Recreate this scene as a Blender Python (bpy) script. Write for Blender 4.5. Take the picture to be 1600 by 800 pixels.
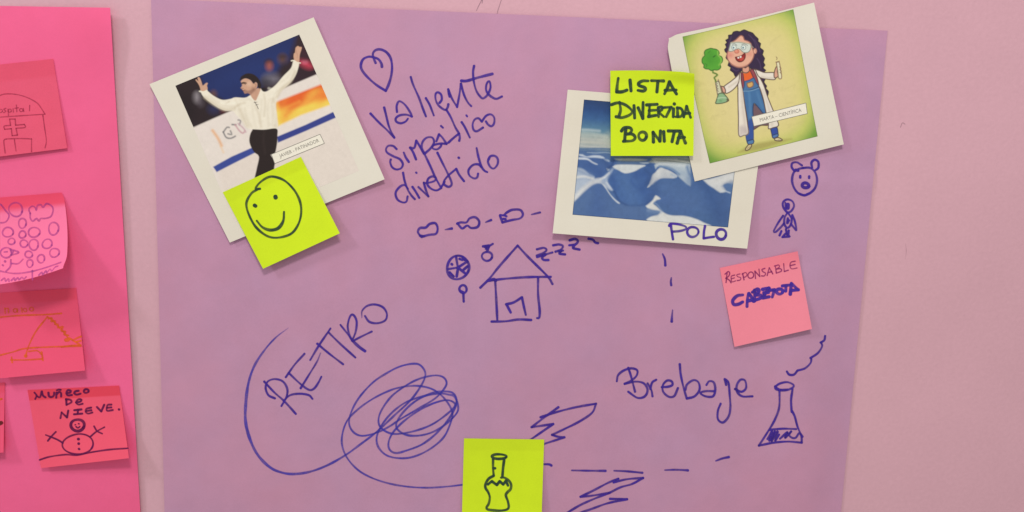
import bpy, math, random
import numpy as np

random.seed(4); rng = np.random.RandomState(7)
scene = bpy.context.scene
for o in list(bpy.data.objects): bpy.data.objects.remove(o)
COL = scene.collection

# ------------------------------------------------------------------ camera
FPX = 1300.0; DIST = 0.78; PITCH = math.radians(7.0)
cam_d = bpy.data.cameras.new('camera'); cam = bpy.data.objects.new('camera', cam_d); COL.objects.link(cam)
cam_d.sensor_width = 36; cam_d.lens = 36 * FPX / 1600; cam_d.clip_start = 0.01; cam_d.clip_end = 50
CAM = np.array([0, -DIST * math.cos(PITCH), DIST * math.sin(PITCH)])
cam.location = CAM; cam.rotation_euler = (math.pi / 2 - PITCH, 0, 0)
scene.camera = cam
scene.render.resolution_x = 1024; scene.render.resolution_y = 512

# ------------------------------------------------------------------ light
TINT = np.array([1.0, 0.93, 0.78]); EXPO_E = 0.93
w = bpy.data.worlds.new('World'); scene.world = w; w.use_nodes = True
bg = w.node_tree.nodes['Background']; bg.inputs[0].default_value = (*TINT, 1); bg.inputs[1].default_value = 0.48
def area(name, loc, size, power, tint=TINT):
    l = bpy.data.lights.new(name, 'AREA'); l.shape = 'RECTANGLE'; l.size, l.size_y = size; l.energy = power
    l.color = tint
    o = bpy.data.objects.new(name, l); COL.objects.link(o); o.location = loc
    d = np.array([0.0, 0, 0]) - np.array(loc)
    from mathutils import Vector
    o.rotation_euler = Vector(d).to_track_quat('-Z', 'Y').to_euler()
    return o
area('ceiling_lamp', (0.03, -1.25, 1.40), (0.40, 0.24), 15.8)
area('ceiling_lamp_far', (-2.60, -1.25, 2.05), (0.36, 0.36), 28.0, (0.96, 0.93, 0.86))
vs = scene.view_settings
vs.view_transform = 'Standard'; vs.look = 'None'; vs.gamma = 1; vs.exposure = 0.09; vs.use_curve_mapping = False

# ------------------------------------------------------------------ helpers
ZR = dict(A=(220,20,4), B=(220,220,4), C=(540,60,16/3), D=(560,200,16/3), E=(640,310,4), F=(370,460,40/9),
    G=(370,560,3.6375), H=(700,610,4), I=(850,120,1/.35), J=(1020,0,5), K=(1020,130,5), L=(1100,240,5),
    M=(1000,380,4.4433), N=(950,510,3.4778), O=(0,80,3.808), P=(0,290,5), Q=(0,440,5), R=(0,580,5),
    S=(940,100,5), T=(1120,380,4.706), U=(270,50,5.332), V=(300,150,5.332), X=(1080,30,6.669), Y=(1080,130,6.155),
    ZZ=(40,590,5.335), AA=(0,300,5.333), AB=(880,150,4), AC=(1000,230,5), AD=(0,90,5), AE=(0,440,5), AF=(0,580,5),
    AG=(420,190,8), AH=(710,670,6.156), AI=(560,100,20/3), AJ=(600,0,4), px=(0,0,1))
def Z(r, pts):
    x0, y0, k = ZR[r]
    return np.array([(x0 + x / k, y0 + y / k) for x, y in pts], float)
def ell(r, cx, cy, rx, ry, n=20, a0=0.3, over=0.15, rot=0, wob=0.04):
    ph = random.random() * 6
    t = np.linspace(a0, a0 + 2 * math.pi + over, n)
    k = 1 + wob * np.sin(2 * t + ph) + wob * .6 * np.sin(3 * t + ph * 2)
    x = rx * np.cos(t) * k; y = ry * np.sin(t) * k
    c, s = math.cos(rot), math.sin(rot)
    return Z(r, np.stack([cx + x * c - y * s, cy + x * s + y * c], 1))

def W(p, h):
    """point on the pixel's sight line that lies h metres in front of the wall plane"""
    p = np.atleast_2d(p); h = np.broadcast_to(h, (len(p),))
    dx = (p[:, 0] - 800) / FPX; dz = (400 - p[:, 1]) / FPX
    c, s = math.cos(PITCH), math.sin(PITCH)
    vx = dx; vy = c + dz * s; vz = dz * c - s
    t = (-h - CAM[1]) / vy
    return np.stack([CAM[0] + vx * t, CAM[1] + vy * t, CAM[2] + vz * t], 1)

def lin(c):
    c = np.array(c, float) / 255
    return np.where(c <= .04045, c / 12.92, ((c + .055) / 1.055) ** 2.4)
def alb(c, g=1.0): return np.clip(lin(c) / (TINT * EXPO_E) * g, 0.003, 0.92)

def smooth(a, b, x):
    t = np.clip((x - a) / (b - a), 0, 1); return t * t * (3 - 2 * t)

def tag(o, label=None, cat=None, group=None, kind=None):
    if label: o['label'] = label
    if cat: o['category'] = cat
    if group: o['group'] = group
    if kind: o['kind'] = kind
    return o
def mesh_obj(name, verts, faces, mat, parent=None, uv=None, colors=None, smooth_=True):
    me = bpy.data.meshes.new(name)
    verts = np.asarray(verts, np.float32); faces = np.asarray(faces, np.int32)
    n = faces.shape[1]
    me.vertices.add(len(verts)); me.vertices.foreach_set('co', verts.ravel())
    me.loops.add(faces.size); me.loops.foreach_set('vertex_index', faces.ravel())
    me.polygons.add(len(faces)); me.polygons.foreach_set('loop_start', np.arange(0, faces.size, n, dtype=np.int32))
    me.polygons.foreach_set('use_smooth', np.full(len(faces), smooth_))
    me.update(calc_edges=True)
    if uv is not None:
        l = me.uv_layers.new(name='UVMap'); l.data.foreach_set('uv', np.asarray(uv, np.float32)[faces.ravel()].ravel())
    if colors is not None:
        a = me.color_attributes.new('paint', 'FLOAT_COLOR', 'POINT')
        c = np.ones((len(verts), 4), np.float32); c[:, :colors.shape[1]] = colors; a.data.foreach_set('color', c.ravel())
    me.materials.append(mat)
    o = bpy.data.objects.new(name, me); COL.objects.link(o)
    if parent: o.parent = parent
    return o
def grid_faces(nu, nv):
    i, j = np.meshgrid(np.arange(nu - 1), np.arange(nv - 1), indexing='xy')
    a = (j * nu + i).ravel()
    return np.stack([a, a + nu, a + nu + 1, a + 1], 1)          # faces look towards the camera

# ------------------------------------------------------------------ materials
def nodes_of(name):
    m = bpy.data.materials.new(name); m.use_nodes = True
    nt = m.node_tree; b = nt.nodes['Principled BSDF']; return m, nt, b
def N(nt, t, **kw):
    n = nt.nodes.new(t)
    for k, v in kw.items():
        if k in n.inputs: n.inputs[k].default_value = v
        else: setattr(n, k, v)
    return n
def mottled(nt, base_socket_or_col, obj_scale, amt, detail=4, stretch=(1, 1, 1)):
    """base colour times a little noise"""
    tc = N(nt, 'ShaderNodeTexCoord'); mp = N(nt, 'ShaderNodeMapping'); mp.inputs['Scale'].default_value = stretch
    nt.links.new(tc.outputs['Object'], mp.inputs[0])
    nz = N(nt, 'ShaderNodeTexNoise', Scale=obj_scale, Detail=detail, Roughness=.6); nt.links.new(mp.outputs[0], nz.inputs['Vector'])
    mr = N(nt, 'ShaderNodeMapRange'); mr.inputs[1].default_value = .25; mr.inputs[2].default_value = .75
    mr.inputs[3].default_value = 1 - amt; mr.inputs[4].default_value = 1 + amt
    nt.links.new(nz.outputs[0], mr.inputs[0])
    mx = N(nt, 'ShaderNodeVectorMath', operation='MULTIPLY')
    if hasattr(base_socket_or_col, 'links'): nt.links.new(base_socket_or_col, mx.inputs[0])
    else: mx.inputs[0].default_value = tuple(base_socket_or_col)
    cb = N(nt, 'ShaderNodeCombineXYZ')
    for i in range(3): nt.links.new(mr.outputs[0], cb.inputs[i])
    nt.links.new(cb.outputs[0], mx.inputs[1])
    return mx.outputs[0], mp
def add_bump(nt, b, layers):
    """layers: (scale, distance)"""
    tc = N(nt, 'ShaderNodeTexCoord'); prev = None
    for sc, dist, st in layers:
        nz = N(nt, 'ShaderNodeTexNoise', Scale=sc, Detail=3.0, Roughness=.55)
        nt.links.new(tc.outputs['Object'], nz.inputs['Vector'])
        bp = N(nt, 'ShaderNodeBump', Strength=st, Distance=dist)
        nt.links.new(nz.outputs[0], bp.inputs['Height'])
        if prev: nt.links.new(prev.outputs[0], bp.inputs['Normal'])
        prev = bp
    nt.links.new(prev.outputs[0], b.inputs['Normal'])
def paper(name, c, mott=.03, rough=.75, band=None, g=1.0, bump=.6, spec=.25, band_soft=.006, coarse=0.0, tone=None):
    m, nt, b = nodes_of(name)
    base = tuple(alb(c, g))
    if band:
        bc, bv = band
        uv = N(nt, 'ShaderNodeUVMap'); sx = N(nt, 'ShaderNodeSeparateXYZ'); nt.links.new(uv.outputs[0], sx.inputs[0])
        mr = N(nt, 'ShaderNodeMapRange', interpolation_type='SMOOTHSTEP'); mr.inputs[1].default_value = bv - band_soft; mr.inputs[2].default_value = bv + band_soft
        nt.links.new(sx.outputs[1], mr.inputs[0])
        mx = N(nt, 'ShaderNodeMix', data_type='VECTOR')
        nt.links.new(mr.outputs[0], mx.inputs[0]); mx.inputs[4].default_value = tuple(alb(bc, g)); mx.inputs[5].default_value = base
        base = mx.outputs[1]
    if tone:
        tc = N(nt, 'ShaderNodeTexCoord'); nz = N(nt, 'ShaderNodeTexNoise', Scale=5.0, Detail=5.0, Roughness=.6); nt.links.new(tc.outputs['Object'], nz.inputs['Vector'])
        mr = N(nt, 'ShaderNodeMapRange'); mr.inputs[1].default_value = .36; mr.inputs[2].default_value = .64; nt.links.new(nz.outputs[0], mr.inputs[0])
        mx = N(nt, 'ShaderNodeMix', data_type='VECTOR'); nt.links.new(mr.outputs[0], mx.inputs[0])
        if hasattr(base, 'links'): nt.links.new(base, mx.inputs[4])
        else: mx.inputs[4].default_value = base
        mx.inputs[5].default_value = tuple(alb(tone, g)); base = mx.outputs[1]
    s1, _ = mottled(nt, base, 900, mott, 3)
    s2, _ = mottled(nt, s1, 26, mott, 4)
    nt.links.new(s2, b.inputs['Base Color'])
    b.inputs['Roughness'].default_value = rough; b.inputs['Specular IOR Level'].default_value = spec
    ly = [(1600, .0001, bump), (420, .0002, bump * .6)]
    if coarse: ly.append((14, .004, coarse))
    add_bump(nt, b, ly)
    return m
def ink(name, c, dens=.86, rough=.55):
    m, nt, b = nodes_of(name)
    s, _ = mottled(nt, tuple(np.clip(lin(c) / (TINT * EXPO_E), .002, .9)), 160, .18, 3)
    nt.links.new(s, b.inputs['Base Color'])
    b.inputs['Roughness'].default_value = rough; b.inputs['Specular IOR Level'].default_value = .2
    at = N(nt, 'ShaderNodeAttribute', attribute_name='paint')
    tc = N(nt, 'ShaderNodeTexCoord'); nz = N(nt, 'ShaderNodeTexNoise', Scale=420.0, Detail=3.0); nt.links.new(tc.outputs['Object'], nz.inputs['Vector'])
    mr = N(nt, 'ShaderNodeMapRange'); mr.inputs[1].default_value = .3; mr.inputs[2].default_value = .7; mr.inputs[3].default_value = dens - .12; mr.inputs[4].default_value = min(1, dens + .08)
    nt.links.new(nz.outputs[0], mr.inputs[0])
    mu = N(nt, 'ShaderNodeMath', operation='MULTIPLY'); nt.links.new(at.outputs['Fac'], mu.inputs[0]); nt.links.new(mr.outputs[0], mu.inputs[1])
    nt.links.new(mu.outputs[0], b.inputs['Alpha'])
    return m
def plain(name, c, rough=.6):
    m, nt, b = nodes_of(name)
    s, _ = mottled(nt, tuple(alb(c)), 700, .05, 2)
    nt.links.new(s, b.inputs['Base Color']); b.inputs['Roughness'].default_value = rough; b.inputs['Specular IOR Level'].default_value = .2
    return m
def wall_mat():
    m, nt, b = nodes_of('painted_wall')
    s1, _ = mottled(nt, tuple(alb((208, 159, 168))), 5, .05, 5)
    s2, _ = mottled(nt, s1, 260, .035, 3)
    nt.links.new(s2, b.inputs['Base Color']); b.inputs['Roughness'].default_value = .7; b.inputs['Specular IOR Level'].default_value = .3
    add_bump(nt, b, [(330, .0007, .27), (1100, .0002, .3), (30, .002, .12)])
    return m
def print_mat(name):
    m, nt, b = nodes_of(name)
    at = N(nt, 'ShaderNodeAttribute', attribute_name='paint')
    s, _ = mottled(nt, at.outputs['Vector'], 1200, .02, 2)
    nt.links.new(s, b.inputs['Base Color']); b.inputs['Roughness'].default_value = .55; b.inputs['Specular IOR Level'].default_value = .3
    add_bump(nt, b, [(1500, .0001, .3)])
    return m

M_WALL = wall_mat()
M_LILAC = paper('lilac_paper', (192, 137, 160), .045, .8, coarse=.32, tone=(185, 139, 166))
M_PINKP = paper('hot_pink_paper', (240, 98, 142), .03, .8, coarse=.25, tone=(234, 93, 134))
M_CARD = paper('white_card', (223, 214, 196), .02, .5, bump=.3, spec=.4, tone=(219, 208, 188))
M_YEL = paper('lime_sticky_paper', (207, 229, 30), .035, .75, band=((199, 218, 28), .14), band_soft=.02, coarse=.12, tone=(200, 221, 32))
M_PINKN = paper('salmon_sticky_paper', (244, 133, 148), .03, .75, band=((240, 126, 140), .15), band_soft=.03, coarse=.1)
M_N_HOSP = paper('rose_sticky_paper', (231, 90, 120), .05, .75, coarse=.2, tone=(222, 80, 106), band=((224, 78, 106), .19), band_soft=.03)
M_N_CURL = paper('bright_rose_sticky_paper', (250, 112, 150), .03, .75, band=((228, 70, 100), .16), band_soft=.05)
M_N_ORNG = paper('deep_rose_sticky_paper', (232, 80, 112), .03, .75, band=((228, 74, 102), .14), band_soft=.02)  # top band: shadow of the note above, painted faintly into the paper colour
M_N_SNOW = paper('coral_sticky_paper', (236, 84, 108), .03, .75, band=((224, 64, 84), .135), band_soft=.012)
INK_V = ink('violet_marker', (66, 40, 144), .90)
INK_B = ink('blue_marker', (66, 58, 164), .78)
INK_G = ink('dark_green_marker', (44, 66, 52), .93)
INK_P = ink('purple_marker', (72, 44, 150), .93)
INK_R = ink('crimson_pen', (146, 44, 104), .85)
INK_D = ink('plum_marker', (98, 14, 74), .9)
INK_H = ink('dark_rose_pen', (150, 28, 66), .5)
INK_M = ink('mauve_pen', (166, 62, 142), .54)
INK_O = ink('orange_pen', (226, 98, 36), .8)
INK_OF = ink('faint_orange_pen', (222, 76, 80), .4)
INK_SC = ink('faint_scuff', (160, 122, 132), .45)
INK_PC = ink('pencil_grey', (120, 90, 105), .55)
M_PRINT = print_mat('printed_image')
M_LABEL = plain('caption_paper', (234, 225, 205))
M_LETTER = plain('caption_lettering_grey', (138, 132, 122))

# ------------------------------------------------------------------ sheets
class Sheet:
    def __init__(s, q, lift, under=None):
        s.q = np.array(q, float); s.lift = lift; s.under = under      # q: TL TR BR BL
    def P(s, u, v):
        a, b, c, d = s.q
        u = np.asarray(u)[..., None]; v = np.asarray(v)[..., None]
        return a * (1 - u) * (1 - v) + b * u * (1 - v) + c * u * v + d * (1 - u) * v
    def uv(s, p):
        p = np.atleast_2d(p).astype(float); u = np.full(len(p), .5); v = np.full(len(p), .5)
        a, b, c, d = s.q
        for _ in range(8):
            r = p - s.P(u, v)
            du = (b - a) * (1 - v)[:, None] + (c - d) * v[:, None]; dv = (d - a) * (1 - u)[:, None] + (c - b) * u[:, None]
            det = du[:, 0] * dv[:, 1] - du[:, 1] * dv[:, 0]
            u = u + (r[:, 0] * dv[:, 1] - r[:, 1] * dv[:, 0]) / det; v = v + (du[:, 0] * r[:, 1] - du[:, 1] * r[:, 0]) / det
        return u, v
    def H(s, p):
        u, v = s.uv(p); base = s.under(p) if s.under else 0
        return base + s.lift(u, v)
    edge = None
    def place(s, p, up=0.0):
        h = s.H(p) + up
        if s.edge is not None: p = p + s.edge(*s.uv(p))
        return W(p, h)
    def build(s, name, mat, nu=60, nv=60, thick=.0002, edge=None):
        u, v = np.meshgrid(np.linspace(0, 1, nu), np.linspace(0, 1, nv), indexing='xy'); u = u.ravel(); v = v.ravel()
        s.edge = edge
        fr = s.place(s.P(u, v)); bk = fr + np.array([0, thick, 0])
        ids = np.arange(nu * nv).reshape(nv, nu)
        loop = np.concatenate([ids[0, :], ids[1:, -1], ids[-1, -2::-1], ids[-2:0:-1, 0]])
        nl = len(loop); n0 = nu * nv
        verts = np.vstack([fr, bk, fr[loop], bk[loop]]); uvs = np.stack([u, v], 1); uvs = np.vstack([uvs, uvs, uvs[loop], uvs[loop]])
        g = grid_faces(nu, nv); k = np.arange(nl); k2 = (k + 1) % nl
        rim = np.stack([2 * n0 + k, 2 * n0 + k2, 2 * n0 + nl + k2, 2 * n0 + nl + k], 1)
        o = mesh_obj(name, verts, np.vstack([g, g[:, ::-1] + n0, rim]), mat, uv=uvs)
        s.obj = o
        return o

def lilac_lift(u, v):
    h = .0016 + .0005 * np.sin(5.1 * u + 2.3 * v) + .0004 * np.sin(3 * u - 7.5 * v + 1) + .0003 * np.sin(13 * u + 4 * v)
    h = h + .0045 * np.exp(-((u - .93) / .045) ** 2) * (.25 + .75 * smooth(.1, .9, v)) - .0006 * smooth(.95, 1, u)
    h = h + .0008 * np.exp(-((v - .255) / .012) ** 2) * smooth(.75, 1, u)
    for (cu, cv, ang, amp, wd) in ((.18, .45, .5, .0005, .03), (.62, .55, -.35, .0006, .04), (.42, .12, .2, .0004, .03), (.78, .62, 1.1, .0005, .03), (.10, .8, -.8, .0006, .04), (.55, .86, .15, .0005, .03)):
        du, dv = u - cu, v - cv; a = du * math.cos(ang) + dv * math.sin(ang); b = -du * math.sin(ang) + dv * math.cos(ang)
        h = h + amp * np.exp(-(b / wd) ** 2 - (a / .22) ** 2)
    return np.maximum(h, .0005)
LIL = Sheet([(236, -2), (1387, 48), (1296, 985), (262, 985)], lilac_lift)
def pink_lift(u, v):
    h = .0016 + .0005 * np.sin(6 * u + 5 * v) + .0004 * np.sin(9 * v - 2)
    e = smooth(.62, 1, u)
    return h + e * (.0012 + .0006 * np.sin(9 * v + .6) + .0042 * np.exp(-((v - .03) / .07) ** 2))
PNK = Sheet([(-330, 4), (172, 12), (227, 930), (-330, 930)], pink_lift)

# ------------------------------------------------------------------ strokes
def catmull(p, step=1.3):
    p = np.asarray(p, float)
    if len(p) == 1: return p
    q = np.vstack([2 * p[0] - p[1], p, 2 * p[-1] - p[-2]]); out = []
    for i in range(1, len(q) - 2):
        a, b, c, d = q[i - 1], q[i], q[i + 1], q[i + 2]
        n = max(2, int(np.hypot(*(c - b)) / step))
        t = np.linspace(0, 1, n, endpoint=False)[:, None]
        out.append(.5 * (2 * b + (c - a) * t + (2 * a - 5 * b + 4 * c - d) * t ** 2 + (3 * b - a - 3 * c + d) * t ** 3))
    out.append(p[-1:]); return np.vstack(out)
def ribbon(path, wd, h0, sheet, verts, faces, cols, taper=None, soft=.5):
    """one pen stroke: a thin film of ink following the paper, feathered at its rim"""
    p = catmull(path); wd = wd * 1.18
    if len(p) == 1: p = np.vstack([p - [wd * .2, 0], p, p + [wd * .2, wd * .1]])
    d = np.gradient(p, axis=0); d /= np.maximum(np.hypot(d[:, 0], d[:, 1]), 1e-6)[:, None]
    L = np.concatenate([[0], np.cumsum(np.hypot(*np.diff(p, axis=0).T))]); T = L[-1]
    ph = random.random() * 9
    wv = wd * (1 + .10 * np.sin(L / 9 + ph) + .06 * np.sin(L / 3.7 + 2 * ph))
    dn = .86 + .08 * np.sin(L / 13 + ph) + .05 * np.sin(L / 4.3 + 3 * ph)
    dn = np.clip(dn + .12 * np.exp(-L / 3) + .12 * np.exp(-(T - L) / 3), 0, 1)
    if taper:
        wv = wv * np.interp(L / T, taper[0], taper[1]); dn = dn * np.interp(L / T, taper[0], np.clip(np.array(taper[1]) * 1.05, .3, 1))
    # round caps
    r = wd / 2; k = 4
    ang = np.linspace(0, math.pi / 2, k + 1)[:-1]
    pre = [(p[0] - d[0] * r * math.cos(a), d[0], wv[0] * max(math.sin(a), .12), dn[0]) for a in ang]
    post = [(p[-1] + d[-1] * r * math.cos(a), d[-1], wv[-1] * max(math.sin(a), .12), dn[-1]) for a in ang[::-1]]
    P_ = np.array([x[0] for x in pre] + list(p) + [x[0] for x in post]); D_ = np.array([x[1] for x in pre] + list(d) + [x[1] for x in post])
    W_ = np.array([x[2] for x in pre] + list(wv) + [x[2] for x in post]); N_ = np.array([x[3] for x in pre] + list(dn) + [x[3] for x in post])
    nrm = np.stack([-D_[:, 1], D_[:, 0]], 1)
    n = len(P_); base = len(verts)
    hh = h0 + np.linspace(0, 1, n) * min(4e-5, 2e-7 * n)
    f = soft / 2
    offs = [(-.5, f, 0), (-.5, -f, 1), (.5, f, 1), (.5, -f, 0)]
    half = W_ / 2
    rows = []
    for sgn, kind in ((-1, 'o'), (-1, 'i'), (1, 'i'), (1, 'o')):
        ww = half + f if kind == 'o' else np.maximum(half - f, half * .25)
        q = P_ + nrm * (sgn * ww)[:, None]
        rows.append((sheet.place(q, hh), N_ * (0.0 if kind == 'o' else 1)))
    for i in range(n):
        for vv, cc in rows:
            verts.append(vv[i]); cols.append((cc[i],) * 3)
    for i in range(n - 1):
        for j in range(3):
            a = base + i * 4 + j
            faces.append((a, a + 1, a + 5, a + 4))
LAYER = {}
def drawing(name, sheet, mat, strokes, wd, label=None, parent=None, eps=6e-5, soft=.9):
    verts, faces, cols = [], [], []
    k = LAYER.get(id(sheet), 0)
    for st in strokes:
        taper = None; ww = wd
        if isinstance(st, tuple): st, opt = st; taper = opt.get('taper'); ww = opt.get('w', wd)
        ribbon(st, ww, eps + (k % 24) * 6e-6, sheet, verts, faces, cols, taper, soft); k += 1
    LAYER[id(sheet)] = k
    f = np.array(faces)
    o = mesh_obj(name, np.array(verts), f, mat, parent or sheet.obj, colors=np.array(cols))
    if label: o['label'] = label
    return o

# ================================================================== the setting
wv_, wf_ = [], []
for x in (-1.3, 1.3):
    for y in (0, .06):
        for z in (-1.0, 1.0): wv_.append((x, y, z))
wall = mesh_obj('wall', wv_, [(0, 4, 5, 1), (2, 3, 7, 6), (0, 1, 3, 2), (4, 6, 7, 5), (1, 5, 7, 3), (0, 2, 6, 4)], M_WALL, smooth_=False)
wall['kind'] = 'structure'
FLAT = Sheet([(0, 0), (1600, 0), (1600, 800), (0, 800)], lambda u, v: np.zeros_like(u)); FLAT.obj = wall
drawing('pencil_mark', FLAT, INK_PC, [Z('AJ', [(614, -10), (603, 15), (590, 40), (578, 66)]), Z('AJ', [(616, -8), (613, 20)])], .8)
drawing('pencil_mark', FLAT, INK_PC, [Z('AJ', [(736, -10), (722, 35), (712, 65), (707, 88)])], .8)
drawing('scuff_mark', FLAT, INK_SC, [Z('px', [(1407, 199), (1410, 192), (1414, 194)])], .9)
drawing('scuff_mark', FLAT, INK_SC, [(Z('px', [(1415, 381), (1416, 392), (1415, 404)]), dict(taper=([0, .5, 1], [.4, .8, .3])))], .9)

pink_poster = PNK.build('pink_poster', M_PINKP, 70, 90, .00025)
tag(pink_poster, 'hot pink paper poster carrying small rose sticky notes at the left edge', 'poster')
lilac_poster = LIL.build('lilac_poster', M_LILAC, 150, 120, .00025)
tag(lilac_poster, 'large lilac paper poster covered in blue marker drawings, cards and notes', 'poster')

# ================================================================== cards and notes
def card_lift(base, corners, bow=.0):
    tl, tr, br, bl = corners
    def f(u, v):
        u = np.clip(u, -.2, 1.2); v = np.clip(v, -.2, 1.2)
        return base + tl * np.clip(1 - u - v, 0, 1) ** 2 + tr * np.clip(u - v, 0, 1) ** 2 + br * np.clip(u + v - 1, 0, 1) ** 2 + bl * np.clip(v - u, 0, 1) ** 2 + bow * v ** 2
    return f
SK = Sheet([(233.5, 131.5), (490, 27), (601, 280), (359, 379)], card_lift(.0009, (.0006, .0008, .0028, .0016), .0004), LIL.H)
IC = Sheet([(887, 140), (1197, 165), (1167.5, 388.5), (863.5, 364.5)], card_lift(.0010, (.0002, .0, .0012, .0014), .0036), LIL.H)
SC = Sheet([(1040, 57), (1272, 4), (1318.5, 225.5), (1085.5, 283.5)], card_lift(.0032, (.0022, .0006, .0014, .0), -.0004), LIL.H)
sk = SK.build('photo_card', M_CARD, 50, 50, .0003)
tag(sk, 'tilted white card with a printed photo of a skater in a cream shirt', 'photo card', 'white photo cards on the lilac poster')
ic = IC.build('photo_card', M_CARD, 50, 50, .0003)
tag(ic, 'white card with a printed photo of blue snow drifts under a dark sky', 'photo card', 'white photo cards on the lilac poster')
sc = SC.build('photo_card', M_CARD, 60, 60, .0003, edge=lambda u, v: np.stack([5 * np.exp(-((u) / .05) ** 2) * np.exp(-(v / .05) ** 2) + -1.5 * np.sin(math.pi * v) * (1 - u), 2.0 * np.sin(math.pi * u) * (1 - v) + 2.5 * np.exp(-(u / .05) ** 2 - (v / .05) ** 2)], 1))
tag(sc, 'tilted white card with a green cartoon of a curly haired scientist girl', 'photo card', 'white photo cards on the lilac poster')

def note_lift(base, a, b=0, p=2.0):            # a: lift of the lower edge, b: extra at the lower right
    return lambda u, v: base + a * np.clip(v, 0, 1.1) ** p + b * np.clip(v, 0, 1.1) ** p * np.clip(u, 0, 1.1)
G_L = 'lime sticky notes on the lilac poster'
SMI = Sheet([(348, 300.5), (470, 245), (531, 364.5), (411, 420)], note_lift(.0006, .0026, .0012), SK.H)
smi = SMI.build('sticky_note', M_YEL, 40, 40, .00012); tag(smi, 'lime sticky note with a smiley face stuck over the skater card', 'sticky note', G_L)
LIS = Sheet([(953.6, 110.5), (1085, 113.5), (1083.5, 243.5), (954.4, 243.6)], lambda u, v: .0054 + .0016 * np.clip(v, 0, 1.1) ** 2 + .003 * np.exp(-(np.clip(v, 0, 1) / .09) ** 2) * smooth(.3, 1, u), LIL.H)
lis = LIS.build('sticky_note', M_YEL, 50, 50, .00012, edge=lambda u, v: np.stack([0 * u, -3.0 * np.sin(math.pi * u) ** 1.0 * (1 - v) * .6 + 1.5 * np.exp(-((1 - u) / .08) ** 2) * (1 - v)], 1))
tag(lis, 'lime sticky note with three words in capitals between the two right cards', 'sticky note', G_L)
BOT = Sheet([(725, 685), (850.3, 686.7), (846, 815), (721.5, 813)], note_lift(.0006, .003, .002), LIL.H)
bot = BOT.build('sticky_note', M_YEL, 40, 40, .00012); tag(bot, 'lime sticky note with a bottle drawing cut off by the bottom edge', 'sticky note', G_L)
RES = Sheet([(1124.7, 418.7), (1246.4, 392.7), (1268.7, 514), (1147.6, 542)], lambda u, v: .0006 + .0045 * np.clip(v, 0, 1.1) ** 2 * (.5 + .5 * u) + .002 * np.clip(u - v, 0, 1) ** 6, LIL.H)
res = RES.build('sticky_note', M_PINKN, 40, 40, .00012); tag(res, 'salmon pink sticky note with two purple words on the lilac poster', 'sticky note')
G_P = 'rose sticky notes on the pink poster'
HOS = Sheet([(-50, 106), (83, 92), (105, 231.5), (-28, 248)], note_lift(.0006, .003, -.001), PNK.H)
hos = HOS.build('sticky_note', M_N_HOSP, 40, 40, .00012); tag(hos, 'rose sticky note with a hospital drawing, uppermost on the pink poster', 'sticky note', G_P)
ORG = Sheet([(-22, 459), (119, 450), (133, 579), (-10, 592)], note_lift(.0006, .0075, .001), PNK.H)
org = ORG.build('sticky_note', M_N_ORNG, 40, 40, .00012); tag(org, 'deep rose sticky note with an orange line drawing below the curled note', 'sticky note', G_P)
LOW = Sheet([(-122, 606), (7.5, 598), (5.5, 707), (-125, 716)], note_lift(.0006, .006, .001), PNK.H)
low = LOW.build('sticky_note', M_N_ORNG, 40, 40, .00012); tag(low, 'sliver of a rose sticky note at the left border beside the snowman note', 'sticky note', G_P)
SNO = Sheet([(43, 609.5), (186, 602.5), (201.5, 716), (64, 731.5)], note_lift(.0006, .0035, .007), PNK.H)
sno = SNO.build('sticky_note', M_N_SNOW, 40, 40, .00012); tag(sno, 'coral sticky note with a snowman drawing, lowest on the pink poster', 'sticky note', G_P)
def curl_lift(u, v):
    v = np.clip(v, 0, 1.05)
    return .0008 + .030 * v ** 1.7
CUR = Sheet([(-42, 312), (99, 301), (103.5, 419), (-42, 449)], curl_lift, PNK.H)
cur = CUR.build('sticky_note', M_N_CURL, 60, 60, .00012, edge=lambda u, v: np.stack([(4.0 * np.sin(math.pi * np.clip(v, 0, 1)) ** 1.0 - 5 * np.exp(-((1 - v) / .10) ** 2) - 3 * np.exp(-(v / .05) ** 2)) * u ** 4, 5.0 * np.sin(math.pi * u) * v], 1))
tag(cur, 'bright rose sticky note curling away from the pink poster with bubbles drawn', 'sticky note', G_P)

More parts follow.
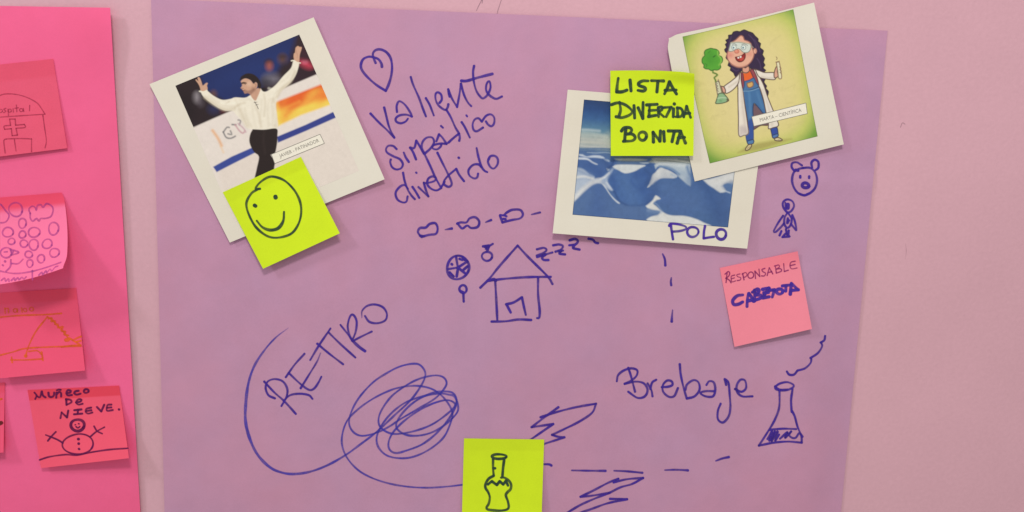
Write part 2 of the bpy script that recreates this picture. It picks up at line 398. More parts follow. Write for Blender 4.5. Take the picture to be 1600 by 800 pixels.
# ================================================================== marker drawings on the lilac poster
def word(sheet, mat, label, strokes, wd): return drawing('handwritten_word', sheet, mat, strokes, wd, label)
z = lambda r, *pts: Z(r, pts)
drawing('heart_drawing', LIL, INK_V, [
    z('C', (250,205),(232,160),(228,125),(250,98),(290,92),(340,115),(375,165),(387,235),(380,310),(360,380),(335,437)),
    z('C', (335,437),(260,390),(190,330),(140,270),(127,225),(145,175),(190,153),(235,158),(275,175),(298,210),(303,238))], 3.3, 'violet outline of a heart')
word(LIL, INK_V, 'violet handwritten word Valiente', [
    z('AI', (125,515),(210,605),(300,690),(372,765)), z('AI', (268,452),(290,540),(315,640),(345,715),(375,768)),
    z('AI', (402,500),(398,440),(415,395),(440,390),(490,430),(540,505),(557,548)),
    z('AI', (557,548),(500,528),(430,535),(390,565),(395,600),(440,617),(490,600),(515,570)),
    z('AI', (545,135),(570,215),(630,350),(670,460),(703,545)), z('AI', (702,355),(740,420),(768,490),(785,535)),
    z('AI', (845,405),(868,370),(862,320),(830,295),(805,310),(803,360),(820,410),(855,450),(905,478),(930,450),(937,418)),
    z('AI', (935,262),(975,360),(1028,448)), z('AI', (1028,448),(1050,330),(1068,205)), z('AI', (1068,205),(1100,320),(1140,400),(1175,438)),
    z('AI', (938,275),(942,310),(950,340)),
    z('AI', (1205,18),(1195,80),(1200,170),(1225,270),(1265,335),(1300,357),(1345,320),(1375,250),(1370,190),(1355,180),(1335,210),(1330,270),(1355,315),(1400,350),(1440,362),(1495,338)),
    (z('AI', (1072,175),(1130,175),(1250,140),(1395,103)), dict(w=3.8))], 2.9)
word(LIL, INK_V, 'violet handwritten word beginning with S below the first word', [
    z('D', (318,175),(290,150),(250,148),(230,175),(240,205),(290,235),(345,260),(370,300),(355,335),(315,345),(280,325),(265,285),(270,262)),
    z('D', (378,205),(395,245),(420,283)), z('D', (480,262),(455,200),(430,163)), z('D', (430,163),(465,165),(482,105)), z('D', (482,105),(510,150),(545,215)),
    z('D', (550,215),(600,170),(630,120),(615,80),(570,80),(535,115),(528,165),(550,215)), z('D', (550,215),(600,320),(640,410),(690,500)),
    z('D', (650,110),(672,52)), z('D', (672,52),(700,80),(735,132)), z('D', (735,132),(680,130),(625,145),(620,170),(655,178),(685,155),(690,140)),
    z('AI', (860,645),(880,663)), z('D', (750,122),(790,85),(840,45)), z('AI', (915,475),(960,550),(1010,660),(1045,720),(1056,765),(1050,800)),
    z('AI', (1075,605),(1110,660),(1160,765)), z('AI', (1125,535),(1132,545)),
    z('AI', (1285,600),(1250,565),(1210,580),(1190,630),(1200,685),(1235,700),(1298,662)),
    z('AI', (1285,600),(1330,540),(1380,525),(1415,560),(1412,620),(1385,648),(1350,630),(1328,598))], 2.9)
word(LIL, INK_V, 'violet handwritten word beginning with d, lowest of the three words', [
    z('D', (412,505),(385,475),(345,490),(310,540),(325,595),(370,620),(400,612),(410,570)), z('D', (372,372),(385,440),(410,510),(440,560),(470,593)),
    z('D', (450,490),(480,535),(507,582)), z('D', (481,371),(484,374)), z('D', (500,492),(545,535),(583,570)), z('D', (583,570),(560,510),(545,455)),
    z('D', (548,460),(590,455),(635,440),(645,415),(615,403),(580,425),(575,470),(605,505),(650,520),(690,500)),
    z('D', (658,205),(690,270),(740,370),(772,440),(775,475),(750,490),(715,470),(715,440),(750,395),(815,340)), z('D', (690,492),(705,470),(718,448)),
    z('D', (815,340),(840,390),(880,443)), z('D', (834,246),(839,250)),
    z('D', (1025,325),(1000,303),(955,308),(918,350),(925,395),(965,420),(990,410),(997,380)), z('D', (985,168),(1000,240),(1025,320),(1050,355),(1073,367)),
    z('D', (1085,255),(1080,285),(1100,325),(1130,337),(1160,300),(1160,255),(1135,232),(1100,235),(1085,262))], 2.9)
for pts in ([[(70,238),(52,210),(65,185),(100,182),(125,160),(160,155),(175,185),(165,220),(120,228),(75,240)], [(64,232),(90,236)]],
            [[(297,158),(320,150),(355,150),(375,125),(410,118),(435,145),(425,178),(385,185),(360,170),(330,188),(310,170),(300,155)]],
            [[(565,108),(580,150)], [(580,150),(640,135),(690,125),(708,100),(690,72),(640,72),(605,90),(590,105),(566,104)], [(605,112),(590,105)], [(600,130),(585,128)]]):
    drawing('footprint_drawing', LIL, INK_V, [Z('E', p) for p in pts], 3.2)
for r, pts in (('E', [(225,195),(265,188)]), ('E', [(478,148),(510,135)]), ('E', [(765,100),(815,88)]),
               ('M', [(158,77),(172,110),(176,155)]), ('M', [(217,243),(214,270),(217,292)]), ('M', [(226,467),(222,510),(220,545)]),
               ('H', [(585,462),(630,462),(647,470)]), ('H', [(775,500),(880,502),(985,503)]), ('H', [(1040,502),(1120,506),(1215,515)]),
               ('H', [(1358,498),(1430,496),(1500,500)]), ('N', [(588,730),(620,718),(657,710)])):
    drawing('dash_mark', LIL, INK_V, [(Z(r, pts), dict(taper=([0, .4, 1], [.65, .9, 1.1])))], 3.0)
drawing('wheel_drawing', LIL, INK_V, [ell('E', 302, 432, 70, 72), z('E', (290,362),(296,400),(302,432)), z('E', (362,393),(302,432)), z('E', (240,442),(302,432)),
    z('E', (294,488),(303,432)), z('E', (352,472),(302,432)), z('E', (262,410),(266,413)), z('E', (312,378),(330,384)), z('E', (338,445),(362,425)), z('E', (250,462),(275,488)), z('E', (330,365),(345,385))], 3.3, 'wheel with spokes')
drawing('ring_drawing', LIL, INK_V, [ell('E', 484, 362, 31, 29), z('E', (458,300),(500,294),(470,306),(498,306),(474,316),(494,318),(482,330)), z('E', (500,296),(520,284))], 3.0, 'ring with a stone')
drawing('lollipop_drawing', LIL, INK_V, [ell('E', 334, 567, 23, 24), z('E', (336,595),(338,645)), z('E', (318,578),(340,588))], 3.0, 'small round lollipop')
drawing('house_drawing', LIL, INK_V, [z('E', (442,558),(500,500),(560,425),(675,295)), z('E', (675,295),(740,365),(860,485),(893,535)),
    z('E', (488,515),(600,502),(740,492),(882,490)), z('E', (535,515),(542,640),(548,758)), z('E', (512,770),(600,768),(680,757),(760,760)),
    z('E', (803,495),(803,600),(813,700),(810,745),(798,748)), z('E', (632,713),(607,665)), z('E', (603,662),(650,650),(702,618)), z('E', (702,618),(715,680),(726,727)),
    z('E', (500,512),(528,504),(540,515))], 3.2, 'small house with a pitched roof')
drawing('sleeping_letters', LIL, INK_V, [z('E', (796,318),(838,309),(856,322),(835,342),(795,358)), z('E', (797,366),(850,350),(892,338)), z('E', (850,350),(828,368),(838,384),(868,385)),
    z('E', (897,293),(935,288),(958,298),(945,320),(912,333)), z('E', (930,328),(958,326)), z('E', (948,328),(936,345),(972,350)),
    z('E', (1000,262),(1035,253),(1052,268),(1035,288),(998,293)), z('E', (1030,293),(1022,310),(1062,320)), z('E', (1118,252),(1145,258),(1160,275),(1178,280))], 3.2, 'row of letters z rising from the house')
drawing('scribble_drawing', LIL, INK_B, [(np.vstack([Z('F', [(355,235),(270,300),(190,390),(120,500),(80,620),(62,760)]),
    Z('G', [(50,360),(75,460),(120,550),(190,620),(260,650),(330,657),(420,643),(520,605),(620,548),(700,490),(780,430),(820,395),(900,320),(990,235),(1050,150),(1072,90),(1050,45),(1010,30),(930,45),(850,85),(770,140),(690,230),(645,320),(640,380),(670,425),(720,440),(800,420),(870,385),(930,345),(1050,275),(1130,225),(1180,170),(1192,135),(1170,105),(1120,97),(1040,115),(960,155),(880,215),(825,290),(805,350),(820,395),(870,425),(930,428),(1020,410),(1110,375),(1190,320),(1240,270),(1225,245),(1180,238),(1100,262),(1020,305),(940,365),(885,425),(862,480),(870,520),(905,538),(960,525),(1050,490),(1130,430),(1200,350),(1240,280),(1248,230),(1225,195),(1170,188),(1100,200),(1020,240),(960,290),(915,350),(908,395),(950,430),(1010,440),(1080,430),(1150,400),(1220,345),(1258,290),(1240,220),(1200,205),(1150,200),(1060,215),(960,250),(880,310),(820,385),(795,450),(805,505),(850,550),(920,567),(1000,560),(1090,520),(1170,455),(1210,380),(1225,310),(1190,240),(1130,185),(1060,160),(980,157),(890,175),(790,220),(700,280),(630,350),(600,430),(600,500),(630,570),(690,635),(770,680),(870,712),(980,730),(1090,735),(1200,728),(1283,718),(1310,714)])]),
    dict(taper=([0, .012, .06, .15, .3, .6, 1], [.35, .9, 1.6, 1.05, .95, 1.05, .9])))], 2.6, 'long tangled blue scribble line')
word(LIL, INK_V, 'violet handwritten word in slanting capitals beside the scribble', [
    z('F', (190,605),(260,680),(330,742),(410,830)), z('F', (265,722),(220,700),(200,650),(215,605),(265,588),(320,605),(350,655),(345,710),(310,775)),
    z('F', (325,740),(370,700),(440,690),(500,700),(525,725)), z('F', (340,575),(400,490),(470,412)), z('F', (360,545),(440,620),(500,662),(535,655),(565,615),(587,572)),
    (z('F', (443,652),(500,560),(555,470),(580,410)), dict(taper=([0, .7, 1], [1, .9, .5]))), z('F', (510,455),(570,355),(650,237)), z('F', (558,342),(640,410),(738,485)),
    z('F', (638,265),(720,345),(823,438)), (z('F', (720,212),(770,275),(805,322),(850,365),(892,395)), dict(taper=([0, .5, .7, 1], [.9, 1, 1.5, 1.2]))),
    z('F', (800,322),(825,260),(832,190),(815,148),(795,142),(778,175),(770,230),(785,290),(803,322)), z('F', (803,325),(860,295),(937,258)),
    (z('F', (868,158),(870,115),(905,80),(960,70),(1015,90),(1042,135),(1030,180),(975,200),(920,190),(890,150)), dict(taper=([0, .12, 1], [.5, 1, 1])))], 2.8)
drawing('lightning_drawing', LIL, INK_V, [z('H', (578,168),(680,135),(800,105),(925,83)), z('H', (925,83),(900,140),(820,195),(730,240),(650,278)), z('H', (650,278),(690,290),(728,293)),
    z('H', (728,293),(670,312),(600,335),(560,352)), z('H', (690,105),(600,170),(522,230)), z('H', (522,230),(590,220),(658,210)), z('H', (658,210),(600,250),(520,305),(498,320))], 3.0, 'upper lightning bolt')
drawing('lightning_drawing', LIL, INK_V, [z('H', (1065,552),(1000,578),(910,625),(828,665)), z('H', (828,665),(900,658),(1010,640)), z('H', (1010,640),(920,675),(830,715),(750,762),(690,800)),
    z('H', (1035,575),(1120,555),(1220,547)), z('H', (1220,547),(1150,585),(1080,605),(1010,640)), z('H', (1012,678),(1120,680)), z('H', (1120,680),(1000,705),(900,740),(830,765),(760,800))], 3.0, 'lower lightning bolt cut by the bottom edge')
word(LIL, INK_V, 'violet handwritten word beginning with B beside the flask', [
    z('N', (110,225),(125,270),(138,320),(147,355)), z('N', (48,298),(55,265),(85,240),(125,228),(158,238),(155,268),(125,295),(90,312)),
    z('N', (90,312),(150,300),(195,310),(215,345),(200,380),(160,388),(110,355)), z('N', (215,310),(235,345),(242,380)), z('N', (230,340),(240,305),(262,290)),
    z('N', (292,330),(325,328),(350,318),(345,298),(320,295),(298,320),(300,355),(330,382),(360,378),(380,335)), z('N', (390,205),(395,260),(410,330),(428,392)),
    z('N', (428,392),(470,380),(497,345),(492,305),(465,292),(430,315),(420,345)), z('N', (535,318),(550,298),(575,305),(583,345),(570,380),(530,380),(502,362),(530,352),(575,352)),
    z('N', (640,290),(655,310),(662,380),(665,440),(655,490),(625,522),(598,505),(597,460),(612,420)), z('N', (634,286),(642,318)),
    z('N', (690,340),(725,355),(750,335),(745,295),(720,290),(700,320),(702,355),(730,380),(785,380))], 3.0)
drawing('flask_drawing', LIL, INK_V, [z('N', (908,328),(935,310),(975,303),(1008,318),(1000,335),(960,348),(915,342),(908,326)), z('N', (912,332),(935,344),(975,343)),
    z('N', (932,345),(930,440),(905,510),(870,570),(820,648)), z('N', (1003,340),(995,400),(998,465)), z('N', (1000,460),(1015,490),(1030,545),(1050,595),(1053,632)),
    z('N', (820,648),(900,632),(980,626),(1053,632)), z('N', (878,562),(950,556),(1022,558)),
    z('N', (866,612),(892,568),(876,622),(908,568),(888,626),(922,570),(908,622),(930,588)), z('N', (935,610),(975,575),(962,606),(998,568),(985,590),(1000,605),(1020,605),(1040,580),(1057,600)),
    z('N', (972,245),(985,262),(1010,262),(1030,240)), z('N', (1030,240),(1070,228),(1100,200),(1105,178)), z('N', (1100,172),(1140,145),(1163,110),(1160,90)), z('N', (1155,88),(1175,75),(1180,52))], 2.9, 'conical flask with a wisp of smoke')
drawing('bear_drawing', LIL, INK_V, [z('L', (770,112),(830,112),(870,150),(883,215),(860,280),(800,322),(745,315),(705,270),(688,210),(700,150),(735,122),(775,112)),
    z('L', (705,135),(685,105),(690,75),(725,68),(765,92)), z('L', (845,110),(840,70),(865,48),(893,65),(893,110),(870,130)), z('L', (752,174),(752,188)), z('L', (822,177),(821,191)),
    (ell('L', 793, 248, 26, 19), dict(w=4.2)), (z('L', (716,128),(735,132)), dict(w=4)), z('L', (745,312),(783,326),(820,312))], 3.0, 'round bear face with two ears')
drawing('penguin_drawing', LIL, INK_V, [z('L', (650,460),(620,420),(618,380),(650,358),(690,372),(703,410),(680,450),(650,462)), (z('L', (655,398),(655,425)), dict(w=5)), z('L', (636,385),(640,430)),
    z('L', (650,465),(630,500),(628,550),(650,580),(675,560),(685,510),(660,468)), z('L', (655,505),(650,545),(665,520)), z('L', (618,485),(580,540),(545,605),(560,612),(600,575),(625,545)),
    z('L', (690,480),(710,530),(722,600),(700,575),(680,550)), z('L', (605,605),(590,640)), z('L', (640,590),(645,620)), z('L', (615,650),(640,625),(655,640),(670,648),(612,652)), z('L', (662,600),(660,640))], 2.8, 'tiny penguin with spread wings')

# ================================================================== marker drawings on the cards and notes
word(IC, INK_P, 'purple handwritten capitals on the white border', [
    z('AC', (240,600),(248,660),(258,720)), z('AC', (228,615),(240,598),(300,602),(355,620),(358,640),(310,655),(250,660)), ell('AC', 412, 662, 43, 40, rot=-.3),
    z('AC', (508,615),(500,660),(497,712)), z('AC', (497,712),(540,705),(578,700)), (ell('AC', 634, 680, 40, 38), dict(w=3.8))], 3.2)
drawing('smiley_drawing', SMI, INK_G, [z('B', (745,300),(718,300),(740,265),(790,230),(835,225),(900,250),(960,310),(995,380),(1002,450),(985,520),(940,580),(860,605),(790,595),(720,540),(675,460),(660,390),(690,330),(735,300)),
    (z('B', (710,403),(718,408)), dict(w=4.6)), (z('B', (841,348),(843,356)), dict(w=5)), (z('B', (725,500),(760,540),(810,558),(860,545),(890,500),(895,445)), dict(taper=([0, .4, .7, 1], [.9, 1.3, 1.4, .9])))], 3.1, 'smiling round face')
Sx = 'S'
word(LIS, INK_G, 'first line of capitals on the note', [z(Sx,(130,115),(122,170),(118,220)), z(Sx,(118,220),(160,220),(198,208)), z(Sx,(222,130),(230,215)),
    z(Sx,(362,140),(320,140),(288,158),(295,175),(335,190),(343,205),(325,218),(285,212)), z(Sx,(390,138),(485,140)), z(Sx,(440,142),(432,225)), z(Sx,(492,238),(515,190),(530,145)), z(Sx,(530,145),(555,190),(585,238)), z(Sx,(495,212),(582,207))], 4.1)
word(LIS, INK_G, 'second line of capitals on the note', [z(Sx,(75,318),(130,305),(190,325),(238,370),(220,400),(160,420),(112,412)), z(Sx,(140,300),(148,360),(135,410)), z(Sx,(253,328),(258,425)), z(Sx,(285,345),(322,430)), z(Sx,(322,430),(324,305)),
    z(Sx,(350,325),(435,320)), z(Sx,(375,330),(370,412)), z(Sx,(370,368),(425,365)), z(Sx,(365,415),(425,405)), z(Sx,(442,350),(445,415)), z(Sx,(442,345),(470,340),(470,362),(448,378),(485,415)), z(Sx,(485,345),(545,340)), z(Sx,(540,345),(505,415)),
    z(Sx,(562,352),(560,415)), z(Sx,(566,314),(570,317)), z(Sx,(592,345),(595,415)), z(Sx,(590,345),(622,352),(635,385),(618,412),(580,415)), z(Sx,(642,415),(665,330)), z(Sx,(665,330),(695,415)), z(Sx,(648,388),(690,382))], 3.8)
word(LIS, INK_G, 'third line of capitals on the note', [z(Sx,(190,500),(184,550),(180,600)), z(Sx,(155,525),(175,500),(220,500),(235,520),(215,545),(190,548)), z(Sx,(195,548),(240,550),(262,575),(240,600),(170,605)), ell(Sx, 320, 565, 32, 31),
    z(Sx,(405,612),(402,535)), z(Sx,(402,535),(455,605)), z(Sx,(455,605),(460,525)), z(Sx,(485,530),(490,605)), z(Sx,(520,525),(612,525)), z(Sx,(568,530),(550,608)), z(Sx,(590,620),(618,525)), z(Sx,(618,525),(655,618)), z(Sx,(598,578),(648,573))], 4.1)
Tx = 'T'
word(RES, INK_R, 'thin crimson word on the note', [z(Tx,(76,215),(72,250),(68,290)), z(Tx,(60,228),(85,208),(95,222),(85,245),(65,258)), z(Tx,(68,255),(95,275),(105,292)), z(Tx,(132,234),(108,242),(106,262),(112,284),(138,277)), z(Tx,(106,262),(130,255)),
    z(Tx,(170,226),(148,232),(152,245),(176,254),(172,270),(150,275)), z(Tx,(190,222),(200,270)), z(Tx,(186,228),(210,215),(222,228),(215,245),(195,252)), ell(Tx,250,235,21,23), z(Tx,(285,260),(280,205)), z(Tx,(280,205),(316,245)), z(Tx,(316,245),(310,190)),
    z(Tx,(354,185),(332,194),(340,210),(358,220),(350,240),(328,240)), z(Tx,(370,238),(386,180)), z(Tx,(386,180),(412,226)), z(Tx,(375,217),(405,209)), z(Tx,(430,165),(438,220)), z(Tx,(424,168),(455,160),(460,175),(438,190)), z(Tx,(438,190),(470,188),(475,205),(438,220)),
    z(Tx,(492,150),(496,208)), z(Tx,(496,208),(526,198)), z(Tx,(576,132),(546,140),(538,165),(550,188),(590,182)), z(Tx,(540,165),(576,156))], 1.45)
word(RES, INK_P, 'thick purple word on the note', [z(Tx,(190,380),(150,387),(118,420),(125,450),(160,448),(190,432)), z(Tx,(222,465),(225,410),(235,370)), z(Tx,(235,370),(255,395),(272,428)), z(Tx,(225,425),(265,416)), z(Tx,(277,345),(280,425)), z(Tx,(262,360),(300,337),(310,355),(285,380)),
    z(Tx,(285,380),(325,383),(325,402),(265,425)), z(Tx,(335,340),(385,330)), z(Tx,(385,330),(342,392)), z(Tx,(338,402),(385,394)), z(Tx,(345,366),(380,362)), z(Tx,(388,347),(425,342)), z(Tx,(425,342),(408,395)), ell(Tx,462,355,24,18), z(Tx,(482,314),(532,308)), z(Tx,(510,312),(506,352)),
    z(Tx,(540,376),(548,300)), z(Tx,(548,295),(572,318),(600,342)), z(Tx,(545,348),(600,342))], 4.2)
Bx = 'AH'
drawing('bottle_drawing', BOT, INK_G, [ell(Bx, 430, 267, 68, 23), z(Bx,(372,290),(372,380),(378,450)), z(Bx,(375,380),(392,380)), z(Bx,(480,285),(468,380),(462,455)),
    z(Bx,(378,452),(330,480),(300,530),(300,570),(325,610),(340,660),(330,720),(310,755),(320,775),(380,785),(440,788),(500,778),(522,755),(515,700),(495,640),(510,610),(540,580),(545,535),(520,495),(480,470),(450,470)),
    z(Bx,(322,535),(360,505)), z(Bx,(360,505),(408,540)), z(Bx,(408,540),(435,505)), z(Bx,(435,505),(470,535)), z(Bx,(470,535),(495,500)), z(Bx,(495,500),(515,545))], 3.4, 'bottle with a jagged label')
Mx = 'ZZ'
word(SNO, INK_D, 'upper word on the note', [z(Mx,(80,178),(92,150),(74,125)), z(Mx,(90,148),(118,165),(135,115)), z(Mx,(135,115),(145,150),(166,165)), z(Mx,(190,125),(195,155),(215,162),(235,150),(238,125)), z(Mx,(255,168),(258,125)), z(Mx,(258,138),(280,120),(295,130),(296,158)), z(Mx,(260,106),(275,100),(292,102)),
    z(Mx,(340,130),(370,125),(376,110),(352,105),(340,130),(352,148),(386,145)), z(Mx,(442,110),(415,115),(405,130),(425,142),(458,134)), ell(Mx,505,112,20,15)], 2.6)
word(SNO, INK_D, 'middle word on the note', [z(Mx,(338,180),(341,226)), z(Mx,(335,180),(372,185),(382,205),(341,228)), z(Mx,(420,208),(455,200),(466,186),(442,180),(420,205),(440,225),(475,218))], 2.6)
word(SNO, INK_D, 'lower word on the note', [z(Mx,(290,338),(300,290)), z(Mx,(300,290),(345,332)), z(Mx,(345,332),(355,275)), z(Mx,(405,272),(466,265)), z(Mx,(436,268),(434,300)), z(Mx,(403,306),(472,300)), z(Mx,(546,250),(508,260),(500,285),(520,300),(556,291)), z(Mx,(505,279),(548,272)),
    z(Mx,(594,245),(630,282)), z(Mx,(630,282),(655,226)), z(Mx,(715,225),(682,230),(678,275),(726,270)), z(Mx,(680,252),(715,248)), z(Mx,(776,264),(781,267))], 2.6)
drawing('snowman_drawing', SNO, INK_D, [(ell(Mx,433,397,54,50), dict(w=3.8)), (z(Mx,(420,408),(435,420),(452,408)), dict(w=1.8)), (z(Mx,(412,394),(416,392)), dict(w=1.8)), (z(Mx,(440,384),(446,386)), dict(w=1.8)), ell(Mx,437,555,125,86,28),
    (z(Mx,(438,512),(442,513)), dict(w=3.6)), (z(Mx,(441,550),(444,551)), dict(w=3.4)), (z(Mx,(444,594),(447,596)), dict(w=3.2)), z(Mx,(310,545),(260,515),(168,478)), z(Mx,(185,527),(215,490),(252,452)), z(Mx,(540,492),(590,450),(657,413)), z(Mx,(570,405),(595,445),(638,467)),
    z(Mx,(116,686),(200,660),(330,642),(430,645),(560,620),(700,600),(852,589))], 2.2, 'snowman with raised arms')
Ox = 'AD'
drawing('hospital_drawing', HOS, INK_H, [z(Ox,(-90,340),(0,295),(60,283),(140,290),(220,315),(290,355),(325,400),(350,440)), z(Ox,(-100,472),(0,465),(150,455),(352,442)), z(Ox,(335,450),(350,560),(362,650),(352,705)),
    z(Ox,(75,480),(118,480)), z(Ox,(118,480),(122,528)), z(Ox,(122,528),(190,522)), z(Ox,(190,522),(196,545),(125,552)), z(Ox,(125,552),(136,605)), z(Ox,(136,605),(95,610)), z(Ox,(95,610),(88,555)), z(Ox,(88,555),(36,560)), z(Ox,(36,560),(32,535),(82,530)), z(Ox,(82,530),(75,480)),
    z(Ox,(40,745),(30,650),(50,635)), z(Ox,(50,635),(150,632),(246,635)), z(Ox,(246,635),(246,735)), z(Ox,(112,640),(125,730))], 1.5, 'hospital building with a cross')
word(HOS, INK_H, 'small word above the cross', [z(Ox,(-40,380),(-38,430)), z(Ox,(-38,412),(-22,402),(-18,430)), ell(Ox,6,416,12,13), z(Ox,(46,396),(28,404),(46,418),(28,430)), z(Ox,(62,402),(66,452)), ell(Ox,76,414,12,12), z(Ox,(102,398),(104,426)), z(Ox,(128,370),(132,424)), z(Ox,(116,396),(144,392)), ell(Ox,166,410,13,12), z(Ox,(182,396),(186,422)), z(Ox,(232,372),(230,416))], 1.3)
Ax = 'AA'
drawing('bubble_drawing', CUR, INK_M, [z(Ax,(-60,110),(0,100),(45,150),(75,190),(50,240),(0,250),(-40,240)), ell(Ax,130,142,58,54),
    z(Ax,(250,175),(240,140),(265,115),(290,125),(300,150),(310,110),(340,105),(355,125),(385,95),(425,115),(435,150),(415,200),(370,215),(335,215),(320,235),(300,215),(270,235),(250,210),(250,170))] +
    [ell(Ax, *c) for c in ((185,252,32,38),(65,325,45,38),(280,325,48,38),(435,300,40,50),(185,342,28,28),(95,398,28,25),(197,415,30,30),(277,425,38,42),(385,422,38,38),(237,502,30,27),(445,498,37,37),(338,540,30,32),(247,575,24,32),(50,490,45,42))] +
    [z(Ax,(85,460),(155,485),(90,510)), z(Ax,(88,470),(100,500),(110,475)), z(Ax,(95,575),(150,575),(190,540)), z(Ax,(90,545),(85,600),(50,640)), z(Ax,(-60,630),(0,640),(120,655),(260,640),(400,610),(510,582)), z(Ax,(270,632),(275,705)),
     z(Ax,(10,715),(40,695),(45,722),(70,698),(75,720)), z(Ax,(95,712),(120,690),(125,712),(150,688),(160,706),(185,684),(200,700),(220,682)), z(Ax,(330,672),(355,650),(365,672),(390,640),(400,660),(425,630),(445,648),(470,618),(495,612)),
     (z(Ax,(22,592),(26,594)), dict(w=3)), (z(Ax,(40,560),(44,562)), dict(w=3)), z(Ax,(35,485),(60,482))], 2.2, 'bubbles and clouds in mauve pen')
Ex = 'AE'
drawing('slope_drawing', ORG, INK_O, [z(Ex,(-60,285),(0,278),(150,265),(350,258),(480,248)), z(Ex,(200,580),(225,500),(280,390),(370,275)), z(Ex,(370,275),(410,300),(450,345),(490,385),(540,450)),
    z(Ex,(378,290),(405,285),(400,312),(430,308),(428,335),(455,332),(452,360),(492,352),(478,385),(512,390),(500,412),(535,420)), (z(Ex,(518,456),(530,454)), dict(w=6)), z(Ex,(540,440),(575,462),(620,490)), z(Ex,(570,458),(600,442),(634,428)), z(Ex,(590,470),(632,462)),
    z(Ex,(-60,590),(0,575),(100,550),(200,522),(400,510),(632,505)), z(Ex,(480,512),(560,500),(632,496)), z(Ex,(85,612),(200,612),(330,604)), z(Ex,(325,550),(335,615)), z(Ex,(90,590),(95,632)), z(Ex,(225,545),(290,540),(325,570)), (z(Ex,(198,580),(203,582)), dict(w=4))], 2.1, 'orange slope with a chain line')
word(ORG, INK_O, 'faint orange lettering', [z(Ex,(36,205),(40,248)), z(Ex,(40,215),(62,208),(66,245)), ell(Ex,118,226,15,14), z(Ex,(134,212),(138,240)), z(Ex,(168,205),(172,240)), ell(Ex,195,222,14,13), ell(Ex,245,215,16,14)], 1.3)
drawing('pen_mark', LOW, INK_O, [z(Ox.replace('AD','AF'),(-20,232),(2,220),(14,216))], 2.2)
drawing('pen_mark', LOW, ink('dark_brown_pen', (92, 30, 24)), [z('AF',(-10,420),(8,412),(20,405),(10,396),(0,400))], 3.2)

